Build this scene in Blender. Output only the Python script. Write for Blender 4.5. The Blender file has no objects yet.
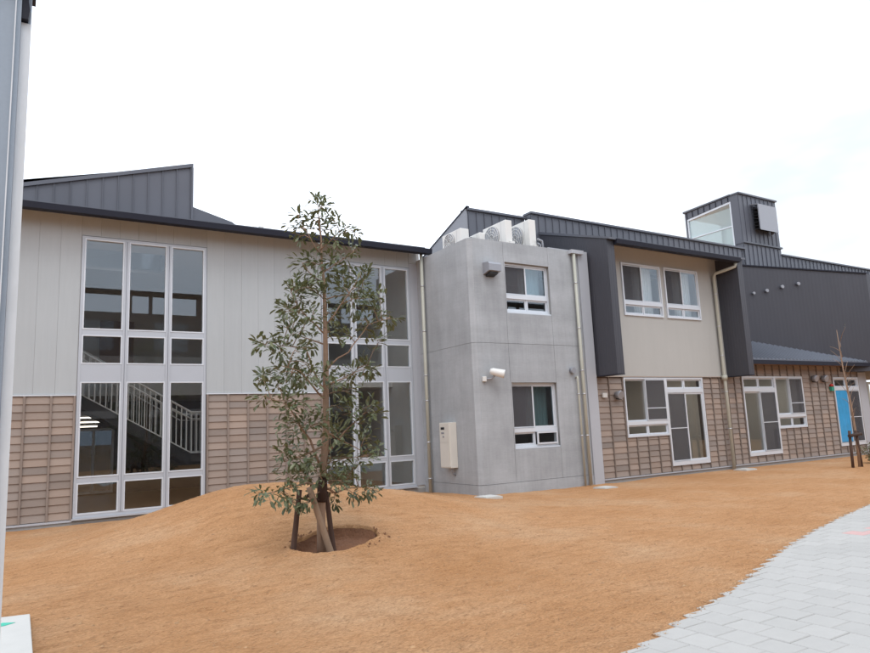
import bpy, bmesh, math, random
from mathutils import Matrix, Vector, noise
random.seed(7)
scene = bpy.context.scene
C = scene.collection
R = math.radians

# ------------------------------------------------------------------ camera
cam_data = bpy.data.cameras.new('camera')
cam = bpy.data.objects.new('camera', cam_data)
C.objects.link(cam)
cam_data.sensor_fit = 'HORIZONTAL'
cam_data.sensor_width = 36.0
cam_data.lens = 669.8 / 870.0 * 36.0
cam_data.clip_start = 0.05
cam_data.clip_end = 2000
_r = Vector((0.85112, -0.52317, -0.04342))
_f = Vector((0.52328, 0.83888, 0.14985)).normalized()
_r = (_r - _f * _r.dot(_f)).normalized()
_u = _r.cross(_f)
cam.matrix_world = Matrix(((_r.x, _u.x, -_f.x, 0), (_r.y, _u.y, -_f.y, 0), (_r.z, _u.z, -_f.z, 1.6), (0, 0, 0, 1)))
scene.camera = cam

# ------------------------------------------------------------------ sky, sun, exposure
SUN_EL, SUN_AZ = R(58), R(200)          # azimuth clockwise from +Y
world = bpy.data.worlds.new('World')
scene.world = world
world.use_nodes = True
wn = world.node_tree
for n in list(wn.nodes):
    wn.nodes.remove(n)
w_out = wn.nodes.new('ShaderNodeOutputWorld')
w_bg = wn.nodes.new('ShaderNodeBackground')
w_sky = wn.nodes.new('ShaderNodeTexSky')
w_sky.sky_type = 'NISHITA'
w_sky.sun_disc = False
w_sky.sun_elevation = SUN_EL
w_sky.sun_rotation = SUN_AZ
w_sky.air_density = 1.0
w_sky.dust_density = 4.0
w_tc = wn.nodes.new('ShaderNodeTexCoord')
w_map = wn.nodes.new('ShaderNodeMapping')
w_map.inputs['Scale'].default_value = (1.0, 1.0, 2.6)
w_noise = wn.nodes.new('ShaderNodeTexNoise')
w_noise.inputs['Scale'].default_value = 1.7
w_noise.inputs['Detail'].default_value = 5
w_ramp = wn.nodes.new('ShaderNodeValToRGB')
w_ramp.color_ramp.elements[0].position = 0.33
w_ramp.color_ramp.elements[0].color = (7.2, 7.7, 8.2, 1)
w_ramp.color_ramp.elements[1].position = 0.52
w_ramp.color_ramp.elements[1].color = (12.1, 13.0, 14.4, 1)
w_mix = wn.nodes.new('ShaderNodeMixRGB')
w_mix.inputs['Fac'].default_value = 0.9
L = wn.links.new
L(w_tc.outputs['Generated'], w_map.inputs['Vector'])
L(w_map.outputs['Vector'], w_noise.inputs['Vector'])
L(w_noise.outputs['Fac'], w_ramp.inputs['Fac'])
L(w_sky.outputs['Color'], w_mix.inputs['Color1'])
L(w_ramp.outputs['Color'], w_mix.inputs['Color2'])
L(w_mix.outputs['Color'], w_bg.inputs['Color'])
w_bg.inputs['Strength'].default_value = 0.14
L(w_bg.outputs['Background'], w_out.inputs['Surface'])

sun_data = bpy.data.lights.new('sun', 'SUN')
sun_data.energy = 0.95
sun_data.angle = R(25)
sun_data.color = (1.0, 0.985, 0.96)
sun = bpy.data.objects.new('sun', sun_data)
C.objects.link(sun)
_sd = Vector((math.sin(SUN_AZ) * math.cos(SUN_EL), math.cos(SUN_AZ) * math.cos(SUN_EL), math.sin(SUN_EL)))
sun.rotation_euler = _sd.to_track_quat('Z', 'Y').to_euler()

scene.view_settings.view_transform = 'Standard'
scene.view_settings.look = 'None'
scene.view_settings.exposure = 0.0
scene.view_settings.gamma = 1.0
scene.view_settings.use_curve_mapping = False

# ------------------------------------------------------------------ materials
def new_mat(name):
    m = bpy.data.materials.new(name)
    m.use_nodes = True
    nt = m.node_tree
    return m, nt, nt.nodes['Principled BSDF']

def mul(nt, a, b):
    n = nt.nodes.new('ShaderNodeMath'); n.operation = 'MULTIPLY'
    nt.links.new(a, n.inputs[0])
    if isinstance(b, (int, float)): n.inputs[1].default_value = b
    else: nt.links.new(b, n.inputs[1])
    return n.outputs[0]

def madd(nt, a, m, c):
    n = nt.nodes.new('ShaderNodeMath'); n.operation = 'MULTIPLY_ADD'
    nt.links.new(a, n.inputs[0]); n.inputs[1].default_value = m; n.inputs[2].default_value = c
    return n.outputs[0]

def noise_fac(nt, scale, detail=4, stretch=(1, 1, 1), rough=0.55):
    g = nt.nodes.new('ShaderNodeNewGeometry')
    mp = nt.nodes.new('ShaderNodeMapping'); mp.inputs['Scale'].default_value = stretch
    nt.links.new(g.outputs['Position'], mp.inputs['Vector'])
    n = nt.nodes.new('ShaderNodeTexNoise')
    n.inputs['Scale'].default_value = scale; n.inputs['Detail'].default_value = detail
    n.inputs['Roughness'].default_value = rough
    nt.links.new(mp.outputs['Vector'], n.inputs['Vector'])
    return n.outputs['Fac']

def mat(name, col, rough=0.7, metal=0.0, layers=(), rnd=0.0, col2=None, island=False, bump=None, spec=0.5, wave=None):
    """layers: (scale, amount, stretch) brightness noise; rnd: brightness change per object; col2: second tone per object"""
    m, nt, p = new_mat(name)
    p.inputs['Roughness'].default_value = rough
    p.inputs['Metallic'].default_value = metal
    p.inputs['Specular IOR Level'].default_value = spec
    src = None
    rgb = nt.nodes.new('ShaderNodeRGB'); rgb.outputs[0].default_value = (*col, 1)
    src = rgb.outputs[0]
    rout = None
    if rnd or col2:
        if island:
            rout = nt.nodes.new('ShaderNodeNewGeometry').outputs['Random Per Island']
        else:
            rout = nt.nodes.new('ShaderNodeObjectInfo').outputs['Random']
    if col2:
        mx = nt.nodes.new('ShaderNodeMixRGB')
        nt.links.new(rout, mx.inputs['Fac'])
        nt.links.new(src, mx.inputs['Color1']); mx.inputs['Color2'].default_value = (*col2, 1)
        src = mx.outputs['Color']
    fac = None
    for sc, am, st in layers:
        f = madd(nt, noise_fac(nt, sc, 5, st), 2 * am, 1 - am)
        fac = f if fac is None else mul(nt, fac, f)
    if rnd:
        wn_ = nt.nodes.new('ShaderNodeTexWhiteNoise'); wn_.noise_dimensions = '1D'
        nt.links.new(mul(nt, rout, 37.7), wn_.inputs['W'])
        f = madd(nt, wn_.outputs['Value'], 2 * rnd, 1 - rnd)
        fac = f if fac is None else mul(nt, fac, f)
    if fac is not None:
        v = nt.nodes.new('ShaderNodeVectorMath'); v.operation = 'SCALE'
        nt.links.new(src, v.inputs[0]); nt.links.new(fac, v.inputs['Scale'])
        src = v.outputs['Vector']
    nt.links.new(src, p.inputs['Base Color'])
    h = None
    if bump:
        sc, strength, dist, st = bump
        h = noise_fac(nt, sc, 4, st)
        b = nt.nodes.new('ShaderNodeBump')
        b.inputs['Strength'].default_value = strength; b.inputs['Distance'].default_value = dist
        nt.links.new(h, b.inputs['Height']); nt.links.new(b.outputs['Normal'], p.inputs['Normal'])
    if wave:   # fine vertical ribs running round the building: (ribs per metre, strength, distance)
        g = nt.nodes.new('ShaderNodeNewGeometry')
        sp = nt.nodes.new('ShaderNodeSeparateXYZ'); nt.links.new(g.outputs['Position'], sp.inputs[0])
        ad = nt.nodes.new('ShaderNodeMath'); ad.operation = 'ADD'
        nt.links.new(sp.outputs['X'], ad.inputs[0]); nt.links.new(sp.outputs['Y'], ad.inputs[1])
        fr = nt.nodes.new('ShaderNodeMath'); fr.operation = 'PINGPONG'; fr.inputs[1].default_value = 0.5
        nt.links.new(mul(nt, ad.outputs[0], wave[0]), fr.inputs[0])
        b = nt.nodes.new('ShaderNodeBump')
        b.inputs['Strength'].default_value = wave[1]; b.inputs['Distance'].default_value = wave[2]
        nt.links.new(fr.outputs[0], b.inputs['Height']); nt.links.new(b.outputs['Normal'], p.inputs['Normal'])
    return m

ONE = (1, 1, 1)
M = {}
M['panel'] = mat('cream_metal_panel', (.415, .442, .455), .5, layers=((1.2, .05, ONE), (6, .05, (3, 3, .2))), rnd=.035, bump=(.9, .25, .03, (2, 2, .6)))
M['cream'] = mat('cream_wall_coating', (.438, .432, .41), .8, layers=((.9, .04, ONE), (5, .04, (2, 2, .25)), (60, .05, ONE)), bump=(220, .15, .004, ONE))
M['dark'] = mat('dark_brown_metal_cladding', (.055, .056, .068), .5, layers=((1.5, .12, (1, 1, .3)),), wave=(11.0, .6, .012), spec=.4)
M['seam'] = mat('slate_grey_standing_seam', (.105, .112, .135), .45, layers=((1.3, .1, ONE),), rnd=.06, spec=.4)
M['gable'] = mat('grey_flat_metal', (.25, .26, .29), .5, layers=((1.3, .08, ONE),))
M['gutter'] = mat('dark_gutter_metal', (.018, .019, .03), .5, layers=((3, .1, ONE),), spec=.2)
M['leanto'] = mat('blue_grey_roof_sheet', (.15, .165, .2), .42, layers=((2, .1, ONE),), spec=.5)
M['soffit'] = mat('soffit_board', (.42, .36, .31), .8, layers=((2, .06, ONE),))
M['concrete'] = mat('fair_faced_concrete', (.36, .375, .392), .85, layers=((.8, .25, ONE), (2.2, .2, (1.2, 1.2, .6)), (7, .12, (2, 2, .12)), (2.0, .14, (.25, .25, 2.2)), (14, .1, (.6, .6, 3)), (90, .1, ONE)), rnd=.03, bump=(70, .25, .006, ONE))
M['plinth'] = mat('grey_render_plinth', (.3, .3, .295), .9, layers=((2, .12, ONE), (60, .1, ONE)))
M['alu'] = mat('silver_white_aluminium', (.64, .675, .72), .38, metal=.1, layers=((4, .04, ONE),))
M['framegrey'] = mat('silver_grey_aluminium', (.47, .5, .545), .42, metal=.15, layers=((4, .04, ONE),))
M['greytrim'] = mat('pale_grey_trim_metal', (.43, .445, .48), .45, layers=((2, .05, ONE),))
M['board'] = mat('siding_board', (.335, .258, .21), .85, layers=((3, .08, (4, 4, 40)), (1.0, .08, ONE)), rnd=.14, col2=(.265, .225, .2), bump=(12, .3, .004, (3, 3, 30)))
M['board_far'] = mat('siding_board_far', (.335, .258, .21), .85, layers=((1.0, .08, ONE),), rnd=.14, col2=(.265, .225, .2), island=True)
M['batten'] = mat('siding_batten', (.25, .2, .17), .8, layers=((8, .12, (3, 3, .4)),), rnd=.06)
M['batten_dark'] = mat('dark_siding_batten', (.2, .16, .135), .85, layers=((8, .12, (3, 3, .4)),), rnd=.06)
M['backing'] = mat('siding_backing', (.09, .07, .06), .9)
M['pipe'] = mat('beige_plastic_pipe', (.445, .44, .375), .45, layers=((3, .06, ONE),))
M['steelband'] = mat('steel_band', (.5, .5, .52), .35, metal=.6)
M['white'] = mat('white_enamel', (.72, .71, .68), .4, layers=((3, .05, ONE), (25, .03, (1, 1, .3))))
M['ivory'] = mat('ivory_enamel', (.66, .63, .57), .45, layers=((6, .04, ONE),))
M['ventgrey'] = mat('grey_vent_metal', (.3, .31, .34), .4, metal=.2)
M['black'] = mat('black_plastic', (.02, .02, .022), .5)
M['lens'] = mat('lamp_lens', (.25, .24, .22), .15)
M['galv'] = mat('galvanised_steel', (.7, .75, .79), .55, layers=((5, .08, ONE), (40, .06, (1, 1, .15))))
M['galvdark'] = mat('weathered_galvanised_steel', (.3, .36, .43), .55, metal=.1, layers=((4, .14, (1, 1, .3)), (40, .06, ONE)))  # darker blue-grey tone than the flange steel
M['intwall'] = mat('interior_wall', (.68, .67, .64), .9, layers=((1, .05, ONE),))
M['intdark'] = mat('interior_dark_wall', (.07, .062, .058), .85, layers=((1, .1, ONE),))  # dark colour stands in for the shade deep under the stairs
M['intfloor'] = mat('interior_wood_floor', (.2, .12, .07), .4, layers=((3, .1, (1, 10, 1)),))
M['intwood'] = mat('interior_wood', (.24, .13, .075), .6, layers=((3, .15, (8, 8, 1)),))
M['railwhite'] = mat('white_painted_steel', (.82, .82, .81), .45)
M['curtain'] = mat('pale_curtain', (.72, .77, .79), .9, layers=((5, .1, (6, 6, .2)),))
M['curtain_g'] = mat('green_grey_curtain', (.3, .36, .34), .9, layers=((5, .1, (6, 6, .2)),))
M['bluefilm'] = mat('blue_protective_film', (.04, .32, .62), .3, layers=((4, .22, (2, 2, .7)), (1.3, .18, (1, 1, 2.5))), bump=(6, .5, .02, ONE))
M['red'] = mat('red_plastic', (.5, .03, .02), .4)
M['green'] = mat('green_plastic', (.03, .28, .2), .4)
M['paver'] = mat('pale_grey_paver', (.425, .413, .392), .9, layers=((1.1, .06, ONE), (12, .05, ONE), (150, .07, ONE)), rnd=.04, bump=(180, .2, .003, ONE))
M['paver_far'] = mat('pale_grey_paver_far', (.425, .413, .392), .9, layers=((1.1, .06, ONE), (12, .05, ONE)), rnd=.04, island=True)
M['paver_pink'] = mat('pink_paver', (.56, .36, .34), .85, layers=((12, .05, ONE),))
M['bedding'] = mat('bedding_sand', (.2, .185, .165), .95, layers=((20, .15, ONE),))
M['lid'] = mat('pale_concrete_lid', (.55, .54, .51), .85, layers=((6, .08, ONE), (90, .08, ONE)))
M['greenpaint'] = mat('turquoise_paint', (.06, .5, .36), .6, layers=((30, .12, ONE),))
M['bark'] = mat('tan_bark', (.29, .195, .135), .9, layers=((9, .22, (2, 2, .6)), (60, .2, (1, 1, .3))), bump=(40, .6, .01, (1, 1, .3)))
M['wrap'] = mat('dark_brown_trunk_wrap', (.055, .032, .024), .95, layers=((50, .3, (.4, .4, 4)),), bump=(80, .7, .01, (.3, .3, 3)))
M['stakedark'] = mat('dark_brown_stake', (.075, .04, .028), .85, layers=((20, .25, (2, 2, .4)),))
M['stakepale'] = mat('pale_log_stake', (.27, .185, .125), .9, layers=((14, .25, (2, 2, .5)),), bump=(40, .5, .008, (1, 1, .4)))
M['soil'] = mat('moist_red_brown_soil', (.2, .09, .045), .95, layers=((5, .25, ONE), (30, .3, ONE)), bump=(35, .9, .03, ONE))
M['opp'] = mat('opposite_building_cladding', (.13, .115, .11), .7, layers=((1, .1, ONE),))
M['opplight'] = mat('opposite_building_render', (.4, .38, .36), .8, layers=((1, .06, ONE),))

def leaf_mat(name, a, b, rough=.36):
    m, nt, p = new_mat(name)
    g = nt.nodes.new('ShaderNodeNewGeometry')
    mx = nt.nodes.new('ShaderNodeMixRGB')
    nt.links.new(g.outputs['Random Per Island'], mx.inputs['Fac'])
    mx.inputs['Color1'].default_value = (*a, 1); mx.inputs['Color2'].default_value = (*b, 1)
    bk = nt.nodes.new('ShaderNodeMixRGB')          # paler underside
    nt.links.new(g.outputs['Backfacing'], bk.inputs['Fac'])
    nt.links.new(mx.outputs['Color'], bk.inputs['Color1']); bk.inputs['Color2'].default_value = (.13, .145, .085, 1)
    nt.links.new(bk.outputs['Color'], p.inputs['Base Color'])
    p.inputs['Roughness'].default_value = rough
    tr = nt.nodes.new('ShaderNodeBsdfTranslucent'); tr.inputs['Color'].default_value = (.1, .13, .035, 1)
    ms = nt.nodes.new('ShaderNodeMixShader'); ms.inputs[0].default_value = .2
    out = nt.nodes['Material Output']
    nt.links.new(p.outputs[0], ms.inputs[1]); nt.links.new(tr.outputs[0], ms.inputs[2])
    nt.links.new(ms.outputs[0], out.inputs['Surface'])
    return m
M['leaf'] = leaf_mat('evergreen_leaf', (.08, .108, .056), (.2, .212, .112))

def glass_mat(name, tint, base, rough=0.0):
    m = bpy.data.materials.new(name); m.use_nodes = True
    nt = m.node_tree
    for n in list(nt.nodes): nt.nodes.remove(n)
    out = nt.nodes.new('ShaderNodeOutputMaterial')
    t = nt.nodes.new('ShaderNodeBsdfTransparent'); t.inputs[0].default_value = (*tint, 1)
    g = nt.nodes.new('ShaderNodeBsdfGlossy'); g.inputs['Roughness'].default_value = rough
    g.inputs['Color'].default_value = (.84, .92, 1, 1)
    lw_ = nt.nodes.new('ShaderNodeLayerWeight'); lw_.inputs['Blend'].default_value = .5
    pw = nt.nodes.new('ShaderNodeMath'); pw.operation = 'POWER'; pw.inputs[1].default_value = 5.0
    nt.links.new(lw_.outputs['Facing'], pw.inputs[0])
    f = madd(nt, pw.outputs[0], 1 - .044 - base, .044 + base)     # reflectance of one face of the pane
    cl = nt.nodes.new('ShaderNodeClamp'); nt.links.new(f, cl.inputs[0])
    ms = nt.nodes.new('ShaderNodeMixShader')
    nt.links.new(cl.outputs[0], ms.inputs[0]); nt.links.new(t.outputs[0], ms.inputs[1]); nt.links.new(g.outputs[0], ms.inputs[2])
    nt.links.new(ms.outputs[0], out.inputs['Surface'])
    return m
M['glass'] = glass_mat('window_glass', (.96, .97, .965), .02)
M['clear'] = glass_mat('clear_glass', (.97, .985, .985), .0)
def milk_mat():
    m, nt, p = new_mat('translucent_glazing')
    tr = nt.nodes.new('ShaderNodeBsdfTranslucent'); tr.inputs['Color'].default_value = (.86, .95, .96, 1)
    t = nt.nodes.new('ShaderNodeBsdfTransparent'); t.inputs[0].default_value = (.92, .98, .98, 1)
    ms = nt.nodes.new('ShaderNodeMixShader'); ms.inputs[0].default_value = .55
    p.inputs['Base Color'].default_value = (.75, .82, .84, 1); p.inputs['Roughness'].default_value = .25
    m2 = nt.nodes.new('ShaderNodeMixShader'); m2.inputs[0].default_value = .2
    nt.links.new(tr.outputs[0], ms.inputs[1]); nt.links.new(t.outputs[0], ms.inputs[2])
    nt.links.new(ms.outputs[0], m2.inputs[1]); nt.links.new(p.outputs[0], m2.inputs[2])
    nt.links.new(m2.outputs[0], nt.nodes['Material Output'].inputs['Surface'])
    return m
M['milk'] = milk_mat()
M['smoke'] = glass_mat('obscured_glass', (.2, .22, .24), .02, .15)
M['frost'] = glass_mat('frosted_glass', (.75, .82, .84), .05, .12)

def screen_mat():
    m, nt, p = new_mat('insect_screen_mesh')
    p.inputs['Base Color'].default_value = (.085, .085, .095, 1); p.inputs['Roughness'].default_value = .8
    t = nt.nodes.new('ShaderNodeBsdfTransparent')
    ms = nt.nodes.new('ShaderNodeMixShader'); ms.inputs[0].default_value = .42
    nt.links.new(p.outputs[0], ms.inputs[1]); nt.links.new(t.outputs[0], ms.inputs[2])
    nt.links.new(ms.outputs[0], nt.nodes['Material Output'].inputs['Surface'])
    return m
M['screen'] = screen_mat()

def emit_mat(name, col, s):
    m, nt, p = new_mat(name)
    p.inputs['Emission Color'].default_value = (*col, 1); p.inputs['Emission Strength'].default_value = s
    return m
M['tube_hall'] = emit_mat('lit_stair_hall_tube', (1, .92, .8), 3.0)
M['tube'] = emit_mat('lit_fluorescent_tube', (1, .93, .82), 12.0)

def ground_mat():
    m, nt, p = new_mat('straw_covered_orange_soil')
    def ramp(f, stops):
        r = nt.nodes.new('ShaderNodeValToRGB')
        els = r.color_ramp.elements
        while len(els) < len(stops): els.new(.5)
        for e, (pos, c) in zip(els, stops): e.position = pos; e.color = (*c, 1)
        nt.links.new(f, r.inputs['Fac']); return r.outputs['Color']
    big = ramp(noise_fac(nt, .55, 6, ONE, .6), ((.3, (.445, .222, .095)), (.5, (.495, .264, .125)), (.72, (.53, .325, .182))))
    fib = ramp(noise_fac(nt, 2.6, 8, (1, 3.4, 1), .72), ((.3, (.74, .7, .67)), (.48, (1, 1, 1)), (.7, (1.14, 1.2, 1.28))))
    fine = ramp(noise_fac(nt, 48, 6, (.7, 1.5, 1), .8), ((.32, (.5, .45, .4)), (.5, (1, 1, 1)), (.66, (1.25, 1.29, 1.35))))
    spot = ramp(noise_fac(nt, 8.5, 4, (1, 2.0, 1), .8), ((.0, (.35, .28, .24)), (.33, (.5, .43, .38)), (.4, (1, 1, 1))))
    c = big
    for o, f in ((fib, .8), (fine, .9), (spot, .7)):
        mx = nt.nodes.new('ShaderNodeMixRGB'); mx.blend_type = 'MULTIPLY'; mx.inputs['Fac'].default_value = f
        nt.links.new(c, mx.inputs['Color1']); nt.links.new(o, mx.inputs['Color2']); c = mx.outputs['Color']
    nt.links.new(c, p.inputs['Base Color'])
    p.inputs['Roughness'].default_value = .95; p.inputs['Specular IOR Level'].default_value = .2
    h = noise_fac(nt, 34, 8, (1, 1.6, 1), .85)
    b = nt.nodes.new('ShaderNodeBump'); b.inputs['Strength'].default_value = .7; b.inputs['Distance'].default_value = .03
    nt.links.new(h, b.inputs['Height']); nt.links.new(b.outputs['Normal'], p.inputs['Normal'])
    return m
M['ground'] = ground_mat()
M['straw'] = mat('dry_straw', (.46, .29, .15), .9, col2=(.28, .15, .075), rnd=.2, island=True)

# ------------------------------------------------------------------ mesh helpers
class MB:
    def __init__(s): s.v = []; s.f = []; s.sm = []
    def quad(s, *p, smooth=False):
        i = len(s.v); s.v += [tuple(q) for q in p]; s.f.append(tuple(range(i, i + len(p)))); s.sm.append(smooth); return s
    def box(s, x0, x1, y0, y1, z0, z1):
        i = len(s.v)
        s.v += [(x0, y0, z0), (x1, y0, z0), (x1, y1, z0), (x0, y1, z0), (x0, y0, z1), (x1, y0, z1), (x1, y1, z1), (x0, y1, z1)]
        for f in ((3, 2, 1, 0), (4, 5, 6, 7), (0, 1, 5, 4), (1, 2, 6, 5), (2, 3, 7, 6), (3, 0, 4, 7)):
            s.f.append(tuple(i + k for k in f)); s.sm.append(False)
        return s
    def prism(s, pts, axis, a, b):
        """pts: 2D outline in the two other axes (order x,y,z without axis), extruded from a to b"""
        def P(p, t):
            if axis == 'x': return (t, p[0], p[1])
            if axis == 'y': return (p[0], t, p[1])
            return (p[0], p[1], t)
        i = len(s.v); n = len(pts)
        s.v += [P(p, a) for p in pts] + [P(p, b) for p in pts]
        s.f.append(tuple(range(i + n - 1, i - 1, -1))); s.f.append(tuple(range(i + n, i + 2 * n)))
        for k in range(n): s.f.append((i + k, i + (k + 1) % n, i + n + (k + 1) % n, i + n + k))
        s.sm += [False] * (n + 2)
        return s
    def tube(s, pts, rad, n=8, cap=True, jitter=0):
        pts = [Vector(p) for p in pts]
        if isinstance(rad, (int, float)): rad = [rad] * len(pts)
        i0 = len(s.v); prev = None
        for k, p in enumerate(pts):
            d = (pts[min(k + 1, len(pts) - 1)] - pts[max(k - 1, 0)]).normalized()
            a = prev if prev is not None else (Vector((1, 0, 0)) if abs(d.x) < .8 else Vector((0, 1, 0)))
            a = (a - d * a.dot(d)).normalized(); prev = a; b = d.cross(a)
            for q in range(n):
                t = 2 * math.pi * q / n
                r = rad[k] * (1 + (random.uniform(-jitter, jitter) if jitter else 0))
                s.v.append(tuple(p + a * (r * math.cos(t)) + b * (r * math.sin(t))))
        for k in range(len(pts) - 1):
            for q in range(n):
                s.f.append((i0 + k * n + q, i0 + k * n + (q + 1) % n, i0 + (k + 1) * n + (q + 1) % n, i0 + (k + 1) * n + q)); s.sm.append(True)
        if cap:
            s.f.append(tuple(i0 + q for q in range(n - 1, -1, -1))); s.f.append(tuple(i0 + (len(pts) - 1) * n + q for q in range(n))); s.sm += [False, False]
        return s
    def wall(s, x0, x1, z0, z1, y0, y1, holes=()):
        """slab in the XZ plane between y0 (front) and y1 with rectangular holes (hx0,hx1,hz0,hz1)"""
        xs = sorted({x0, x1, *[min(max(v, x0), x1) for h in holes for v in h[:2]]})
        zs = sorted({z0, z1, *[min(max(v, z0), z1) for h in holes for v in h[2:]]})
        def solid(i, k):
            if i < 0 or k < 0 or i >= len(xs) - 1 or k >= len(zs) - 1: return False
            cx, cz = (xs[i] + xs[i + 1]) / 2, (zs[k] + zs[k + 1]) / 2
            return not any(h[0] < cx < h[1] and h[2] < cz < h[3] for h in holes)
        for i in range(len(xs) - 1):
            for k in range(len(zs) - 1):
                if not solid(i, k): continue
                a, b, c, d = xs[i], xs[i + 1], zs[k], zs[k + 1]
                s.quad((a, y0, c), (b, y0, c), (b, y0, d), (a, y0, d)); s.quad((b, y1, c), (a, y1, c), (a, y1, d), (b, y1, d))
                if not solid(i - 1, k): s.quad((a, y1, c), (a, y0, c), (a, y0, d), (a, y1, d))
                if not solid(i + 1, k): s.quad((b, y0, c), (b, y1, c), (b, y1, d), (b, y0, d))
                if not solid(i, k - 1): s.quad((a, y1, c), (b, y1, c), (b, y0, c), (a, y0, c))
                if not solid(i, k + 1): s.quad((a, y0, d), (b, y0, d), (b, y1, d), (a, y1, d))
        return s
    def mesh(s, name, off=(0, 0, 0)):
        me = bpy.data.meshes.new(name)
        me.from_pydata([(x - off[0], y - off[1], z - off[2]) for x, y, z in s.v], [], s.f)
        if any(s.sm): me.polygons.foreach_set('use_smooth', s.sm)
        me.update()
        return me

BASE = {}
def tag(o, label, cat, group=None):
    o['label'] = label; o['category'] = cat
    if group: o['group'] = group
    return o
def thing(name, loc, label, cat, group=None):
    o = bpy.data.objects.new(name, None); o.empty_display_size = .2
    C.objects.link(o); o.location = loc; BASE[o.name] = tuple(loc)
    return tag(o, label, cat, group)
def solo(name, mb, m, loc, label, cat, group=None):
    me = mb.mesh(name, loc); me.materials.append(M[m])
    o = bpy.data.objects.new(name, me); C.objects.link(o); o.location = loc; BASE[o.name] = tuple(loc)
    return tag(o, label, cat, group)
def struct(name, mb, m, kind='structure'):
    me = mb.mesh(name); me.materials.append(M[m])
    o = bpy.data.objects.new(name, me); C.objects.link(o); o['kind'] = kind; BASE[o.name] = (0, 0, 0)
    return o
def part(parent, name, mb, m, label=None, kind=None, bevel=0):
    off = BASE[parent.name]
    me = mb.mesh(name, off); me.materials.append(M[m])
    o = bpy.data.objects.new(name, me); C.objects.link(o); o.parent = parent; BASE[o.name] = off
    if label: o['label'] = label
    if kind: o['kind'] = kind
    if bevel:
        b = o.modifiers.new('bevel', 'BEVEL'); b.width = bevel; b.segments = 2; b.limit_method = 'ANGLE'
    return o
def boxes(parent, name, mb, m):
    """each box of mb as a part of its own"""
    for i in range(0, len(mb.v), 8):
        c = mb.v[i:i + 8]
        part(parent, name, MB().box(c[0][0], c[1][0], c[0][1], c[2][1], c[0][2], c[4][2]), m)
def inst(parent, name, me, loc, scale=(1, 1, 1), rot=None):
    """a piece that shares its mesh: loc in world coordinates"""
    o = bpy.data.objects.new(name, me); C.objects.link(o); o.parent = parent
    b = BASE[parent.name]; o.location = (loc[0] - b[0], loc[1] - b[1], loc[2] - b[2]); o.scale = scale
    if rot: o.rotation_euler = rot
    BASE[o.name] = b
    return o

# ------------------------------------------------------------------ window builders (front plane at y = Y, looking along +y)
def frame_rect(mb, x0, x1, z0, z1, y0, y1, w, wb=None):
    wb = wb or w
    mb.box(x0, x0 + w, y0, y1, z0, z1); mb.box(x1 - w, x1, y0, y1, z0, z1)
    mb.box(x0 + w, x1 - w, y0, y1, z1 - w, z1); mb.box(x0 + w, x1 - w, y0, y1, z0, z0 + wb)

def pane(parent, x0, x1, z0, z1, y, m='glass'):
    return part(parent, 'pane', MB().box(x0, x1, y, y + .006, z0, z1), m)

def sash(win, x0, x1, z0, z1, y, screen=None, m='glass', w=.038):
    mb = MB(); frame_rect(mb, x0, x1, z0, z1, y, y + .03, w)
    part(win, 'sash', mb, 'alu')
    pane(win, x0 + w, x1 - w, z0 + w, z1 - w, y + .012, m)
    if screen is not None:
        sb = MB(); frame_rect(sb, x0 + .004, x1 - .004, z0 + .01, z1 - .01, y - .03, y - .012, .022)
        if screen: sb.box(x0 + .026, x1 - .026, y - .03, y - .012, z0 + (z1 - z0) * screen - .012, z0 + (z1 - z0) * screen + .012)
        sc = part(win, 'insect_screen', MB().box(x0 + .026, x1 - .026, y - .022, y - .020, z0 + .032, z1 - .032), 'screen')
        part(win, 'screen_frame', sb, 'alu')

def sliding_window(root, x0, x1, z0, zt, z1, Y, screens=('L',), bar=0, glass=('glass', 'glass'), sill=True, open_low=False):
    """two sliding sashes above, two small panes below the transom"""
    fr = MB(); frame_rect(fr, x0, x1, z0, z1, Y, Y + .1, .045, .05)
    fr.box(x0 + .045, x1 - .045, Y + .002, Y + .1, zt - .05, zt + .05)
    if sill: fr.box(x0 - .03, x1 + .06, Y - .06, Y + .03, z0 - .035, z0 - .002)
    w = part(root, 'window', fr, 'alu')
    xm = (x0 + x1) / 2
    a, b = x0 + .047, x1 - .047
    sash(w, a, xm + .02, zt + .052, z1 - .047, Y + .055, bar if 'L' in screens else None, glass[0])
    sash(w, xm - .02, b, zt + .052, z1 - .047, Y + .022, bar if 'R' in screens else None, glass[1])
    sash(w, a, xm - .012, z0 + .052, zt - .052, Y + .045)
    lo = Y - .05 if open_low else Y + .045
    sash(w, xm + .012, b, z0 + .052, zt - .052, lo)
    mb = MB().box(xm - .0115, xm + .0115, Y + .03, Y + .09, z0 + .052, zt - .052)
    part(w, 'mullion', mb, 'alu')
    return w

def sliding_door(root, x0, x1, z0, zt, z1, Y, screen='L'):
    """tall sliding glass door below a transom light"""
    fr = MB(); frame_rect(fr, x0, x1, z0, z1, Y, Y + .1, .05, .11)
    fr.box(x0 + .05, x1 - .05, Y + .002, Y + .1, zt - .06, zt + .06)
    w = part(root, 'glass_door', fr, 'alu')
    xm = (x0 + x1) / 2
    a, b = x0 + .052, x1 - .052
    ya, yb = (Y + .055, Y + .022)
    sash(w, a, xm + .025, z0 + .112, zt - .062, ya, .48 if screen == 'L' else None, w=.045)
    sash(w, xm - .025, b, z0 + .112, zt - .062, yb, .48 if screen == 'R' else None, w=.045)
    sash(w, a, xm - .015, zt + .062, z1 - .052, Y + .045)
    sash(w, xm + .015, b, zt + .062, z1 - .052, Y + .045)
    part(w, 'mullion', MB().box(xm - .0145, xm + .0145, Y + .03, Y + .09, zt + .062, z1 - .052), 'alu')
    return w

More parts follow.
